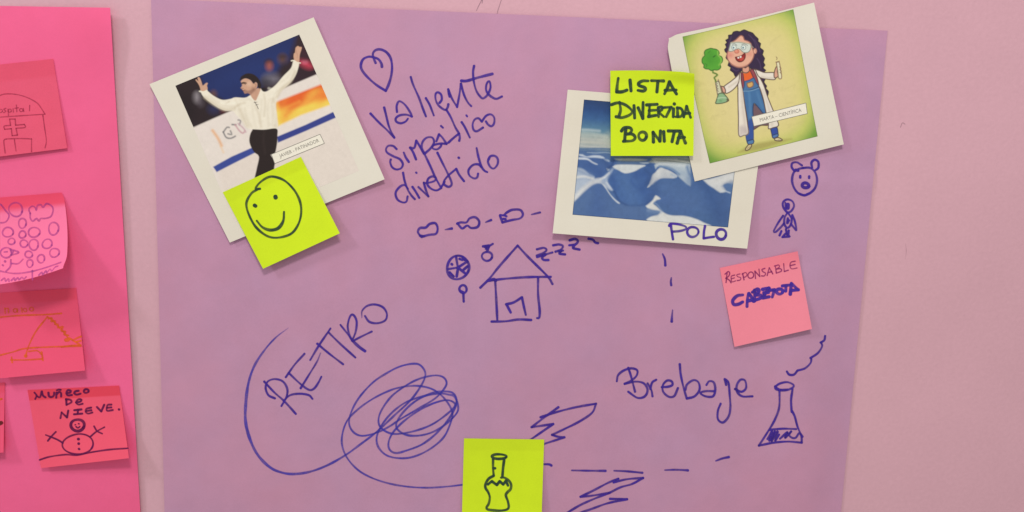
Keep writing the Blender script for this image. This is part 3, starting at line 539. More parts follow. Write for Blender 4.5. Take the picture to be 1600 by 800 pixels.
# ================================================================== printed pictures (flat print, painted into the print's own colour layer)
class Canvas:
    RES = 2.0
    def __init__(s, q):
        q = np.array(q, float); s.q = q; lo = q.min(0) - 4; hi = q.max(0) + 4
        s.lo = lo; s.nx, s.ny = (np.ceil((hi - lo) * s.RES)).astype(int)
        s.X, s.Y = np.meshgrid(lo[0] + np.arange(s.nx) / s.RES, lo[1] + np.arange(s.ny) / s.RES)
        s.C = np.zeros((s.ny, s.nx, 3))
    def box(s, pts, pad):
        lo = np.floor((pts.min(0) - pad - s.lo) * s.RES).astype(int); hi = np.ceil((pts.max(0) + pad - s.lo) * s.RES).astype(int) + 1
        return slice(max(lo[1], 0), max(min(hi[1], s.ny), 0)), slice(max(lo[0], 0), max(min(hi[0], s.nx), 0))
    @staticmethod
    def dist(X, Y, pts, closed):
        d = np.full(X.shape, 1e9); n = len(pts)
        for i in range(n if closed else n - 1):
            a, b = pts[i], pts[(i + 1) % n]; e = b - a
            t = np.clip(((X - a[0]) * e[0] + (Y - a[1]) * e[1]) / max(e @ e, 1e-9), 0, 1)
            d = np.minimum(d, np.hypot(X - a[0] - t * e[0], Y - a[1] - t * e[1]))
        return d
    def lay(s, sl, al, col):
        col = lin(col) if not callable(col) else col(s.X[sl], s.Y[sl])
        s.C[sl] = s.C[sl] * (1 - al[..., None]) + col * al[..., None]
    def poly(s, pts, col, soft=.7, op=1.0, line=None, lw=1.25, round_=True):
        pts = np.asarray(pts, float)
        if round_: pts = catmull(np.vstack([pts, pts[:1]]), 2.5)[:-1]
        sl = s.box(pts, soft * 2 + 2); X, Y = s.X[sl], s.Y[sl]
        if X.size == 0: return
        d = s.dist(X, Y, pts, True); ins = np.zeros(X.shape, bool); n = len(pts)
        for i in range(n):
            a, b = pts[i], pts[(i + 1) % n]
            if a[1] == b[1]: continue
            c = (a[1] > Y) != (b[1] > Y)
            ins ^= c & (X < (b[0] - a[0]) * (Y - a[1]) / (b[1] - a[1]) + a[0])
        sd = np.where(ins, -d, d)
        s.lay(sl, np.clip(.5 - sd / (2 * soft), 0, 1) * op, col)
        if line is not None: s.lay(sl, np.clip((lw * .65 + .35 - d) / .7, 0, 1) * .95, line)
    def line(s, pts, col, wd=1.0, soft=.5, op=1.0, curve=True):
        pts = np.asarray(pts, float)
        if curve and len(pts) > 2: pts = catmull(pts, 2.5)
        sl = s.box(pts, wd + soft * 2 + 1); X, Y = s.X[sl], s.Y[sl]
        if X.size == 0: return
        d = s.dist(X, Y, pts, False)
        s.lay(sl, np.clip((wd / 2 + soft - d) / (2 * soft), 0, 1) * op, col)
    def oval(s, r, cx, cy, rx, ry, col, soft=.7, op=1.0, rot=0, line=None, lw=.8):
        s.poly(ell(r, cx, cy, rx, ry, 18, 0, -2 * math.pi / 18, rot, 0), col, soft, op, line, lw, False)
    def grain(s, amt, cell):
        ny, nx = int(s.ny / cell) + 3, int(s.nx / cell) + 3
        g = rng.randn(ny, nx); y = np.arange(s.ny) / cell; x = np.arange(s.nx) / cell
        yi = y.astype(int); xi = x.astype(int); fy = smooth(0, 1, y - yi)[:, None]; fx = smooth(0, 1, x - xi)[None]
        v = g[np.ix_(yi, xi)] * (1 - fy) * (1 - fx) + g[np.ix_(yi + 1, xi)] * fy * (1 - fx) + g[np.ix_(yi, xi + 1)] * (1 - fy) * fx + g[np.ix_(yi + 1, xi + 1)] * fy * fx
        s.C *= np.clip(1 + amt * v, .3, 2)[..., None]
    def build(s, name, sheet, n, label, up=.00005, sheet_edge=True):
        u, v = np.meshgrid(np.linspace(0, 1, n), np.linspace(0, 1, n), indexing='xy'); u = u.ravel(); v = v.ravel()
        p = Sheet(s.q, None).P(u, v)
        f = (p - s.lo) * s.RES; xi = np.clip(f[:, 0].astype(int), 0, s.nx - 2); yi = np.clip(f[:, 1].astype(int), 0, s.ny - 2)
        fx = (f[:, 0] - xi)[:, None]; fy = (f[:, 1] - yi)[:, None]; C = s.C
        c = C[yi, xi] * (1 - fx) * (1 - fy) + C[yi, xi + 1] * fx * (1 - fy) + C[yi + 1, xi] * (1 - fx) * fy + C[yi + 1, xi + 1] * fx * fy
        c = np.clip(c / (TINT * EXPO_E), .004, .9)
        o = mesh_obj(name, sheet.place(p, up), grid_faces(n, n), M_PRINT, sheet.obj, uv=np.stack([u, v], 1), colors=c)
        o['label'] = label
        return o
cat = lambda *a: np.vstack(a)

# ---- skater photo
SKQ = [(274, 134), (467.5, 54), (561, 267), (367, 347)]
c = Canvas(SKQ)
c.C[:] = lin((32, 45, 98))
c.oval('U', 640, 330, 330, 90, (38, 58, 118), 30, .8, -.4)
c.poly(Z('U', [(0,440),(200,365),(255,450),(300,500),(430,570),(520,600),(500,700),(180,830),(60,830)]), (46, 32, 38), 4)
c.oval('U', 200, 545, 26, 45, (150, 140, 142), 5, .8); c.oval('U', 232, 590, 24, 30, (96, 84, 92), 5, .7); c.oval('U', 340, 515, 24, 28, (112, 76, 64), 4, .8)
c.oval('U', 345, 640, 50, 40, (48, 50, 92), 6, .8); c.oval('U', 420, 660, 24, 20, (104, 44, 50), 4, .7); c.oval('U', 120, 620, 60, 130, (34, 24, 30), 8, .6, -.4)
c.poly(Z('U', [(740,440),(760,390),(860,350),(900,300),(960,240),(1000,130),(1060,10),(1200,300),(1200,400),(930,500),(770,500)]), (54, 34, 44), 5)
c.oval('U', 800, 255, 32, 28, (60, 40, 48), 4); c.oval('U', 804, 285, 28, 36, (152, 82, 78), 4); c.oval('U', 825, 390, 72, 42, (112, 106, 116), 7, .9); c.oval('U', 770, 420, 40, 30, (60, 58, 72), 6, .8)
c.oval('U', 914, 225, 32, 38, (104, 72, 66), 5); c.oval('U', 915, 205, 32, 18, (60, 42, 46), 4, .8); c.oval('U', 930, 320, 40, 60, (50, 36, 42), 6, .8)
c.oval('U', 1110, 268, 62, 30, (186, 56, 78), 5, .95, .45); c.oval('U', 1100, 250, 20, 14, (224, 120, 140), 3, .6)
c.oval('U', 1090, 180, 30, 60, (70, 36, 50), 5, .7, -.3)
ice_q = cat(Z('U', [(150,804),(330,724),(490,655),(700,565),(940,462),(1200,352),(1400,700)]), Z('px', [(600, 300), (360, 400)]))
c.poly(ice_q, (226, 213, 200), 1.2, round_=False)
c.poly(cat(Z('px', [(340, 262), (560, 165), (600, 290), (360, 380)])), (222, 207, 192), 6, .8, round_=False)
def ad(X, Y):
    u, v = Sheet(Z('A', [(845,555),(1132,445),(1192,572),(860,705)]), None).uv(np.stack([X.ravel(), Y.ravel()], 1))
    k = v + .16 * np.sin(u * 9 + v * 4) + .10 * np.sin(u * 4 - v * 9)
    t = smooth(.05, .95, k)[:, None]; r = lin((224, 96, 40)) * (1 - t) + lin((244, 204, 84)) * t
    r = r * (1 - smooth(.10, .0, u)[:, None] * .5) + smooth(.10, .0, u)[:, None] * .5 * lin((246, 216, 96))
    return r.reshape(X.shape + (3,))
c.poly(Z('A', [(838,560),(1132,445),(1168,455),(1192,572),(1000,640),(858,708)]), ad, 2.0, round_=False)
c.line(Z('A', [(905,640),(960,590),(1050,560),(1120,500)]), (226, 108, 48), 4, 4, .5)
c.line(Z('A', [(930,660),(1000,620),(1100,590),(1170,560)]), (244, 190, 90), 3, 3, .5); c.line(Z('A', [(870,660),(900,600),(990,555)]), (240, 176, 70), 3, 3, .5)
c.poly(Z('A', [(850,775),(1030,700),(1205,618),(1222,654),(1040,735),(858,812)]), (56, 66, 138), 1.0, round_=False)
c.poly(Z('V', [(176,590),(330,505),(500,430),(540,465),(350,560),(206,634)]), (58, 74, 146), 1.0, round_=False)
c.line(Z('V', [(172,288),(215,350),(246,412)]), (226, 158, 92), 3.0, 2.5, .9); c.line(Z('V', [(240,420),(262,470)]), (232, 190, 140), 2, 2, .7)
for pts, col in (([(260,300),(285,345),(325,352),(360,335)], (120,116,120)), ([(262,300),(290,262),(310,262)], (128,124,124)), ([(320,290),(330,320),(300,315)], (140,136,134)), ([(335,238),(365,240)], (110,108,112)), ([(385,200),(405,205),(395,240)], (150,140,140)), ([(360,240),(395,290),(425,310),(440,290)], (224,170,176)), ([(385,230),(430,270),(448,300)], (226,186,190))):
    c.line(Z('V', pts), tuple(int(x * .88) for x in col), 2.2, 1.1, .9)
shirt = cat(Z('U', [(228,486),(270,478),(300,500),(340,532),(410,565),(480,558),(520,545),(600,548),(640,530),(690,500),(735,472),(772,498),(850,448),(920,368),(985,300),(1008,236),(1050,252),(1042,310),(1012,380),(962,440),(905,492),(868,560),(858,620)]),
    Z('V', [(700,110),(708,190),(706,272),(600,279),(500,277),(455,262),(428,222),(392,182),(345,130)]), Z('U', [(490,655),(440,656),(380,632),(310,585),(252,535)]))
c.poly(shirt, (233, 222, 200), .8)
for pts, o_ in (([(300,530),(380,590),(470,620),(560,610)], .5), ([(560,570),(640,560),(690,580)], .4), ([(600,640),(620,720),(660,790)], .45), ([(800,560),(790,650),(800,780)], .4), ([(740,560),(735,660),(720,760)], .35), ([(960,420),(900,470),(840,520)], .5), ([(1010,300),(960,370),(900,420)], .3), ([(520,560),(540,610),(560,650)], .4), ([(660,600),(670,700),(690,790)], .3)):
    c.line(Z('U', pts), (208, 194, 168), 2.2, 2.2, o_)
for pts, wd_, sf, o_ in (([(270,545),(340,598),(430,645),(510,640)], 3.5, 3, .75), ([(835,560),(845,660),(850,780)], 4, 4, .7), ([(1020,330),(975,420),(905,480),(870,540)], 3, 2.6, .75), ([(560,650),(590,720),(620,780)], 4, 4, .65), ([(690,620),(720,700),(735,790)], 2.4, 2.4, .55), ([(760,520),(770,600),(760,700)], 2, 2, .5), ([(600,590),(560,600),(520,630)], 2, 2, .6), ([(470,580),(440,600)], 1.6, 1.5, .6)):
    c.line(Z('U', pts), (200, 184, 156), wd_, sf, o_)
for pts in ([(800,470),(850,490),(820,540)], [(840,600),(850,680),(845,760)], [(400,590),(450,600),(520,590)]):
    c.line(Z('U', pts), (240, 232, 210), 2.5, 2.0, .6)
c.poly(Z('U', [(732,468),(752,462),(772,470),(776,486),(764,498),(745,490)]), (40, 30, 34), .8)
skin = (202, 156, 128)
c.poly(Z('U', [(640,512),(670,490),(700,470),(732,468),(722,505),(705,545),(690,572),(665,555)]), (196, 150, 124), .8)
c.poly(Z('U', [(566,412),(585,390),(610,385),(645,398),(672,430),(690,416),(706,430),(700,462),(680,490),(655,518),(625,506),(600,512),(590,492),(574,474),(565,466),(578,445)]), skin, .7)
c.poly(Z('U', [(588,488),(600,478),(625,488),(660,480),(690,470),(672,500),(652,520),(622,510),(600,514)]), (150, 108, 92), 1.2, .8)
c.poly(Z('U', [(556,405),(570,372),(615,346),(670,352),(715,390),(738,445),(728,472),(708,462),(706,432),(690,416),(672,430),(650,402),(612,386),(585,392)]), (44, 30, 32), .8)
c.line(Z('U', [(574,432),(590,428),(606,434)]), (66, 44, 40), 1.3, .6); c.line(Z('U', [(572,468),(588,470)]), (150, 100, 84), .9, .5); c.line(Z('U', [(580,486),(596,488)]), (130, 76, 70), .9, .5)
c.line(Z('U', [(680,430),(694,440),(688,460)]), (160, 112, 92), 1, .6); c.oval('U', 635, 432, 20, 20, (222, 182, 154), 2.5, .7); c.oval('U', 672, 478, 16, 16, (140, 98, 82), 2.5, .7); c.line(Z('U', [(576,424),(592,420),(612,426)]), (50, 34, 32), 1.5, .6)
c.poly(Z('U', [(640,532),(660,552),(676,580),(650,556),(628,542)]), (238, 228, 206), .6)
c.line(Z('U', [(682,582),(695,602),(706,625),(712,640)]), (70, 58, 56), 1.0, .5); c.line(Z('U', [(676,590),(702,584)]), (90, 76, 70), .7, .4); c.line(Z('U', [(690,608),(712,602)]), (90, 76, 70), .7, .4)
c.poly(Z('U', [(232,488),(224,455),(208,425),(190,402),(196,394),(214,412),(206,384),(214,376),(226,384),(240,420),(248,446),(262,438),(278,424),(292,426),(284,448),(290,476),(262,496)]), skin, .6)
c.poly(Z('U', [(1012,236),(1006,205),(1010,178),(1018,172),(1022,135),(1032,122),(1044,116),(1056,124),(1074,126),(1070,150),(1058,190),(1052,248),(1030,256)]), skin, .6)
for p in ([(1040,180),(1036,215)], [(1030,150),(1030,180)], [(226,420),(240,450)]): c.line(Z('U', p), (176, 130, 108), .8, .5, .8)
c.line(Z('U', [(988,240),(1010,238),(1035,254),(1062,258)]), (234, 224, 200), 1.8, .6); c.line(Z('U', [(222,494),(250,500),(284,486)]), (234, 224, 200), 1.8, .6)
c.poly(Z('V', [(506,277),(600,280),(704,272),(712,330),(708,400),(690,480),(656,490),(676,520),(692,552),(684,612),(680,800),(500,800),(520,690),(540,600),(557,505),(520,470),(490,420),(477,370),(486,315)]), (44, 32, 33), .7)
c.line(Z('V', [(600,300),(596,380),(610,480)]), (58, 44, 44), 3, 2, .6)
lum_ = c.C.mean(2, keepdims=True); c.C *= .78 + .22 * smooth(.02, .2, lum_); c.grain(.012, 2.0); c.grain(.015, 9)
pr = c.build('printed_photo', SK, 300, 'printed photo of a dark haired skater with outstretched arms before an ice rink barrier')

# ---- snow photo
ICQ = [(912.5, 155.5), (1159, 176), (1137.6, 355.4), (894.5, 335.5)]
c = Canvas(ICQ)
sh = Sheet(ICQ, None); uu, vv = sh.uv(np.stack([c.X.ravel(), c.Y.ravel()], 1)); vv = vv.reshape(c.X.shape); uu = uu.reshape(c.X.shape)
def ramp(t, stops):
    t = np.asarray(t); out = np.zeros(t.shape + (3,))
    xs = [s_[0] for s_ in stops]; cs = np.array([lin(s_[1]) for s_ in stops])
    for k in range(3): out[..., k] = np.interp(t, xs, cs[:, k])
    return out
c.C = ramp(vv, [(0, (44, 66, 104)), (.08, (46, 76, 122)), (.16, (62, 98, 140)), (.26, (96, 132, 150)), (.34, (130, 150, 148)), (.40, (150, 160, 154)), (.43, (98, 120, 146)), (.46, (84, 108, 146)), (.6, (74, 102, 144)), (.8, (80, 106, 148)), (1, (76, 102, 140))])
ZR['SA'] = (890, 240, 7.271); ZR['SB'] = (1010, 240, 6.664); ZR['SD'] = (890, 150, 7.273)
for pts, wd_, o_, col in (([(110,382),(220,386),(340,398)], 2.0, .8, (190, 200, 196)), ([(110,410),(240,418),(420,456)], 3.0, .6, (176, 186, 176)), ([(100,440),(260,448),(420,468)], 3.5, .75, (190, 192, 178)),
        ([(100,480),(250,490),(450,500)], 4.0, .8, (196, 192, 178)), ([(100,520),(280,530),(470,545)], 4.5, .8, (198, 192, 178)), ([(100,560),(240,575),(460,585)], 3.0, .75, (196, 194, 186)),
        ([(100,545),(200,552),(330,565)], 1.0, .6, (140, 150, 150)), ([(110,500),(210,495),(300,500)], 1.2, .5, (150, 158, 156)), ([(470,480),(900,500),(1900,560)], 14, .7, (180, 186, 176))):
    c.line(Z('SD', pts), col, wd_, 1.6 + wd_ * .5, o_)
def snow(r, pts, col=(214, 214, 210), soft=.8, op=.96): c.poly(Z(r, pts), tuple(x * (.97 if sum(col) > 540 else 1) for x in col), soft * 1.7, op)
def shade(r, pts, col, wd_, soft, op=.6): c.line(Z(r, pts), col, wd_, soft, op)
c.line(Z('SD', [(100,606),(200,600),(330,598),(470,604),(900,640)]), (92, 114, 142), 2.5, 1.2, .95); c.line(Z('SD', [(200,640),(300,648),(400,642),(470,650)]), (160, 176, 190), 1.0, 1.0, .8)
c.line(Z('SD', [(100,625),(180,632),(280,622)]), (76, 100, 140), 1.5, 1.2, .8)
# far left ridges
snow('SA', [(100,8),(180,22),(260,20),(360,24),(400,48),(405,90),(450,90),(500,70),(540,120),(500,160),(430,205),(380,262),(290,282),(220,230),(150,175),(88,165)], (72, 98, 144), 1.2)
snow('SA', [(100,8),(150,10),(190,32),(270,20),(350,24),(392,44),(388,56),(300,46),(200,42),(110,22)], (196, 204, 212), .8)
snow('SA', [(98,42),(180,46),(222,62),(262,92),(318,120),(300,126),(250,104),(200,72),(96,64)], (204, 210, 216), .7)
snow('SA', [(390,60),(410,64),(448,76),(452,90),(430,88),(400,74)], (176, 188, 202), .9)
shade('SA', [(395,80),(430,130),(440,190)], (58, 80, 124), 4, 3, .7); snow('SA', [(422,170),(450,176),(448,190),(430,192)], (196, 204, 210), .8); shade('SA', [(500,80),(480,130),(430,180)], (48, 72, 116), 3, 2, .7)
shade('SA', [(230,120),(300,170),(350,230)], (60, 86, 136), 6, 5, .6)
# left saddle
snow('SA', [(84,162),(130,168),(175,192),(220,232),(280,262),(290,284),(350,276),(400,250),(450,210),(500,160),(520,130),(560,180),(500,240),(440,320),(470,380),(500,415),(470,420),(420,390),(380,360),(320,342),(260,356),(190,410),(120,470),(40,560),(70,300)], (178, 188, 200), 1.0)
shade('SA', [(95,190),(170,225),(240,262)], (128, 144, 170), 6, 4, .8); shade('SA', [(80,270),(160,262),(260,285)], (220, 216, 206), 3, 2, .8)
shade('SA', [(85,300),(170,282),(230,300)], (150, 162, 182), 2.5, 2.5, .6); shade('SA', [(60,510),(140,420),(240,340),(330,310)], (224, 218, 206), 5, 4, .8)
shade('SA', [(75,390),(120,350),(180,320)], (166, 176, 190), 4, 4, .7); shade('SA', [(400,300),(440,250),(480,200)], (140, 158, 184), 5, 4, .8); shade('SA', [(350,292),(400,268),(450,222)], (216, 214, 208), 2, 1.6, .8)
shade('SA', [(420,330),(450,370),(480,405)], (196, 202, 208), 2.5, 1.5, .8)
# bowl
snow('SA', [(500,170),(560,185),(640,222),(720,205),(800,160),(860,130),(900,110),(950,100),(1020,130),(1020,300),(930,340),(885,382),(960,420),(1000,470),(960,520),(900,570),(840,600),(740,600),(640,590),(570,560),(520,500),(495,410),(450,340),(430,300),(470,230)], (72, 102, 150), 1.0)
shade('SA', [(620,270),(650,380),(700,480),(720,560)], (88, 118, 160), 16, 12, .6); shade('SA', [(760,240),(860,240),(900,300),(830,390)], (56, 84, 136), 9, 7, .7); shade('SA', [(900,130),(960,200),(930,280),(880,370)], (58, 84, 128), 5, 4, .7)
shade('SA', [(470,260),(500,320),(510,400)], (58, 86, 136), 6, 5, .7); shade('SA', [(510,430),(560,530),(640,584)], (52, 76, 120), 2.5, 2, .8); shade('SA', [(640,592),(760,594),(850,580),(930,530)], (56, 82, 128), 3, 2.5, .7)
shade('SA', [(700,300),(720,340),(760,380)], (60, 90, 142), 3, 2.5, .6); shade('SA', [(860,430),(930,420),(990,440)], (62, 90, 140), 8, 6, .6)
snow('SA', [(490,150),(530,128),(620,122),(760,126),(862,134),(810,162),(740,200),(650,224),(600,214),(545,182)], (210, 212, 208), .7)
snow('SA', [(515,60),(600,50),(760,52),(880,70),(820,84),(700,86),(560,80)], (168, 172, 160), .9); snow('SA', [(510,36),(700,38),(1000,44),(980,56),(700,50),(540,52)], (96, 110, 118), .9, .9)
snow('SA', [(560,92),(700,94),(860,96),(880,112),(700,116),(540,112)], (96, 118, 146), 1.2, .8); snow('SA', [(800,104),(880,100),(900,108),(850,114)], (190, 198, 204), .8, .8)
# near left dune
snow('SA', [(30,700),(50,560),(120,492),(200,420),(262,366),(320,342),(370,352),(410,400),(460,470),(520,535),(568,566),(640,592),(740,600),(860,606),(900,640),(1020,660),(1020,780),(880,770),(300,730)], (84, 108, 148), .9)
shade('SA', [(310,420),(300,520),(330,640)], (70, 96, 146), 18, 14, .55); shade('SA', [(560,640),(700,660),(820,660)], (92, 114, 150), 12, 10, .5); shade('SA', [(90,620),(160,560),(230,470)], (92, 116, 152), 10, 8, .5)
snow('SA', [(372,346),(400,362),(430,410),(470,470),(520,522),(570,562),(552,566),(500,520),(448,455),(412,400)], (206, 210, 212), .7)
# middle right peaks
snow('SB', [(20,90),(60,60),(90,40),(440,40),(450,110),(250,96),(100,100)], (152, 156, 148), .9)
snow('SB', [(72,70),(110,52),(180,60),(330,64),(440,84),(430,96),(300,88),(160,84),(90,96)], (186, 188, 178), .8, .9); shade('SB', [(100,66),(220,74),(440,102)], (90, 100, 104), .8, .6, .9); shade('SB', [(330,56),(430,66)], (120, 126, 124), 1.4, .8, .8)
snow('SB', [(84,120),(130,98),(240,96),(440,108),(455,140),(462,320),(446,332),(390,290),(335,240),(310,195),(230,150),(150,128),(110,142),(96,160)], (184, 194, 198), .8)
shade('SB', [(110,110),(250,110),(400,125)], (208, 210, 206), 3, 2.5, .7); shade('SB', [(350,200),(420,215),(440,290)], (150, 168, 184), 6, 5, .7); shade('SB', [(140,132),(220,142),(290,172),(340,215)], (112, 136, 164), 3.0, 1.6, .9)
shade('SB', [(425,140),(440,190),(470,240)], (96, 122, 156), 4, 2.5, .9)
snow('SB', [(10,352),(40,290),(62,222),(90,200),(140,148),(200,162),(260,188),(322,234),(290,256),(220,256),(150,260),(80,300),(30,345)], (214, 213, 206), .7)
shade('SB', [(130,190),(120,240),(60,300)], (226, 222, 212), 4, 3, .7); shade('SB', [(260,215),(300,236)], (160, 176, 190), 3, 2, .7)
shade('SB', [(0,180),(40,220),(20,300)], (58, 84, 130), 6, 4, .8); shade('SB', [(100,310),(80,400),(20,480)], (58, 82, 128), 9, 7, .65)
# big right slope
shade('SB', [(200,320),(330,400),(420,480),(400,560)], (88, 112, 152), 26, 22, .55); shade('SB', [(470,260),(520,330),(560,400)], (92, 118, 158), 10, 8, .5); shade('SB', [(560,300),(640,380),(700,500),(760,640)], (56, 82, 128), 18, 14, .7)
shade('SB', [(800,430),(830,560),(800,720)], (70, 92, 134), 14, 12, .6); shade('SB', [(180,480),(300,560),(420,620)], (80, 104, 150), 10, 8, .5)
# foreground snow tongue
snow('SB', [(-5,545),(40,510),(70,480),(98,436),(146,470),(110,482),(70,520),(100,545),(150,592),(240,640),(400,650),(520,682),(600,720),(668,756),(400,740),(200,725),(10,700),(40,660),(120,634),(140,600),(60,585),(10,565)], (216, 214, 206), .8)
shade('SB', [(20,590),(80,606),(150,604)], (128, 146, 172), 4, 3, .8); shade('SB', [(80,510),(110,530),(150,580)], (130, 150, 176), 1.5, 1.2, .7); shade('SB', [(10,640),(60,620),(110,625)], (96, 118, 152), 5, 3, .8)
# right snow cap
snow('SB', [(590,272),(700,255),(920,190),(905,320),(850,310),(800,330),(830,390),(770,404),(700,360),(640,320)], (206, 206, 202), .9)
snow('SB', [(790,340),(830,306),(905,300),(895,410),(840,400),(826,380)], (92, 118, 154), 2.2, .9); shade('SB', [(770,400),(810,388),(870,408)], (190, 198, 206), 1.5, 1.2, .8); shade('SB', [(700,290),(780,280),(860,240)], (216, 212, 204), 6, 5, .6)
for a_, b_ in ((0, 1), (1, 2), (2, 3), (3, 0)): c.line(np.array([ICQ[a_], ICQ[b_]]), (52, 60, 76), 1.2, .5, .8)
lum_ = c.C.mean(2, keepdims=True); k_ = smooth(.10, .42, lum_); c.C *= (1 - k_) * np.array([.80, .90, .99]) + k_ * 1.02; c.grain(.02, 2.0); c.grain(.03, 9)
pr = c.build('printed_photo', IC, 300, 'printed photo of blue snow drifts')

# ---- scientist cartoon
SCQ = [(1066.4, 56.6), (1239.6, 13.6), (1277.6, 213), (1109.4, 255.4)]
c = Canvas(SCQ)
sh = Sheet(SCQ, None); uu, vv = sh.uv(np.stack([c.X.ravel(), c.Y.ravel()], 1)); vv = vv.reshape(c.X.shape); uu = uu.reshape(c.X.shape)
rr = (np.abs(uu - .5) * 2) ** 3.4 * .56 + (np.abs(vv - .48) * 2) ** 3.4 * .56
c.C = ramp(rr, [(0, (220, 202, 140)), (.3, (214, 200, 128)), (.6, (188, 192, 100)), (.95, (122, 158, 66)), (1.2, (98, 142, 54))])
for r, pts in (('Y', [(200,340),(215,310),(230,350)]), ('Y', [(240,310),(270,300)]), ('Y', [(300,270),(330,260),(335,290),(310,300)]), ('Y', [(270,520),(300,560)]), ('Y', [(300,510),(340,500)]), ('Y', [(350,470),(365,510)]), ('Y', [(290,590),(400,545)]), ('Y', [(850,40),(870,70),(880,30)]), ('Y', [(900,50),(940,40)]), ('Y', [(960,30),(1000,10),(985,50)]),
               ('Y', [(930,400),(960,390),(940,420)]), ('Y', [(990,395),(1020,385)]), ('Y', [(1040,380),(1080,365),(1050,400)]), ('X', [(820,260),(850,215),(930,160)]), ('X', [(850,760),(880,740),(870,780)]), ('Y', [(150,90),(180,80),(170,105)]), ('Y', [(920,190),(980,180)])):
    c.line(Z(r, pts), (194, 180, 118), 1.4, 1.6, .4)
c.poly(Z('Y', [(450,668),(560,600),(720,560),(960,532),(900,560),(720,620),(600,648)]), (164, 152, 84), 2.5, .8)
OL = (86, 62, 56); HAIR = (54, 38, 66); COAT = (228, 216, 198); SKN = (226, 170, 142)
hair = [(360,330),(352,305),(372,282),(358,252),(378,232),(362,208),(392,190),(390,156),(425,150),(440,122),(480,112),(510,118),(550,98),(600,118),(640,132),(668,165),(700,195),(698,222),(726,245),(718,285),(756,320),(744,360),(768,400),(755,440),(772,470),(752,500),(780,525),(758,550),(780,600),(762,650),(790,690),(780,715),(808,745),(798,795),(780,765),(740,660),(690,540),(600,500),(530,530),(500,560),(465,588),(448,550),(412,522),(420,494),(388,472),(400,432),(366,392),(380,352)]
c.poly(Z('X', hair), HAIR, .7, line=(40, 28, 48), lw=1.2)
for p in ([(600,150),(640,190),(670,250),(690,330)], [(690,400),(720,450),(730,510)], [(420,170),(400,230),(385,290)], [(430,500),(470,530),(500,520)], [(660,200),(700,270),(720,330)]): c.line(Z('X', p), (90, 70, 104), 1.2, .9, .6)
# coat tails behind, legs
c.poly(Z('Y', [(596,200),(640,210),(720,272),(752,392),(670,404),(590,446),(560,380)]), (112, 86, 92), .7, line=OL)
c.poly(Z('Y', [(500,62),(580,58),(655,36),(676,90),(700,170),(724,272),(696,284),(660,240),(610,188),(598,250),(602,330),(600,420),(596,560),(548,574),(530,490),(546,372),(522,210),(505,120)]), (66, 108, 152), .7, line=(44, 62, 96))
c.poly(Z('Y', [(545,370),(600,330),(600,420),(596,560),(548,574),(530,490)]), (52, 78, 146), 1.5, .9)
c.line(Z('Y', [(560,90),(570,200),(572,320)]), (92, 138, 176), 3, 2.2, .6); c.line(Z('Y', [(640,80),(660,150),(690,230)]), (90, 134, 172), 2.5, 2, .5)
c.poly(Z('Y', [(764,428),(822,414),(838,484),(832,508),(790,526),(776,480)]), (50, 76, 150), .7, line=(40, 52, 96))
c.poly(Z('Y', [(540,556),(600,540),(600,576),(552,586)]), (84, 124, 166), .6, line=(44, 62, 96)); c.poly(Z('Y', [(780,500),(834,484),(836,510),(792,528)]), (84, 118, 166), .6, line=(44, 62, 96))
c.poly(Z('Y', [(552,590),(582,586),(580,608),(558,636),(530,646),(524,628)]), (206, 188, 136), .6, line=OL); c.poly(Z('Y', [(804,530),(838,520),(878,542),(858,554),(808,548)]), (210, 196, 150), .6, line=OL)
c.line(Z('Y', [(540,628),(566,610)]), (150, 120, 80), .8, .5); c.line(Z('Y', [(836,542),(862,546)]), (150, 120, 80), .8, .5)
# coat panels and sleeves
left_panel = cat(Z('X', [(505,556),(492,640),(492,720)]), Z('Y', [(455,40),(455,150),(459,320),(463,500),(510,498),(552,482),(546,380),(522,210),(506,90),(500,20)]), Z('X', [(545,720),(525,620),(524,550)]))
c.poly(left_panel, COAT, .7, line=OL)
c.line(Z('Y', [(490,40),(500,200),(520,380),(530,470)]), (188, 172, 158), 2.5, 2.5, .7); c.poly(Z('Y', [(470,420),(500,400),(545,440),(545,480),(500,495),(468,498)]), (188, 172, 166), 3, .7)
right_panel = cat(Z('X', [(655,512),(690,530),(720,600),(760,680),(800,800)]), Z('Y', [(780,230),(820,330),(842,404),(790,425),(746,436),(746,380),(722,272),(696,140),(660,30)]), Z('X', [(700,690),(672,600)]))
c.poly(right_panel, COAT, .7, line=OL); c.line(Z('Y', [(690,60),(740,200),(770,330),(780,400)]), (190, 174, 160), 2.5, 2.5, .6)
c.poly(Z('X', [(510,548),(478,590),(420,640),(346,698),(352,740),(372,768),(440,730),(498,655)]), COAT, .7, line=OL)
c.poly(Z('X', [(672,512),(720,530),(770,548),(866,550),(882,585),(876,622),(800,618),(720,600),(690,560)]), COAT, .7, line=OL)
c.line(Z('X', [(400,700),(460,660),(500,630)]), (196, 180, 160), 2, 1.6, .7); c.line(Z('X', [(740,590),(800,604),(860,606)]), (196, 180, 160), 2, 1.6, .7)
# shirt, straps, bib
c.poly(Z('X', [(536,548),(575,556),(612,528),(645,560),(645,615),(545,640)]), (226, 98, 44), .7)
c.poly(Z('X', [(524,556),(540,546),(552,620),(562,720),(545,720),(530,650)]), (146, 66, 76), .6, line=(96, 50, 60)); c.poly(Z('X', [(616,520),(648,516),(690,600),(708,690),(672,690),(655,610)]), (150, 70, 76), .6, line=(96, 50, 60))
c.poly(Z('X', [(562,640),(610,628),(656,604),(680,650),(706,696),(640,726),(552,740),(558,690)]), (72, 112, 152), .6, line=(50, 76, 112))
c.poly(Z('X', [(586,660),(612,652),(642,644),(652,672),(644,692),(614,706),(592,694)]), (206, 162, 96), .6, line=(130, 92, 70)); c.line(Z('Y', [(510,70),(580,66),(655,42)]), (120, 158, 186), 1.2, .7)
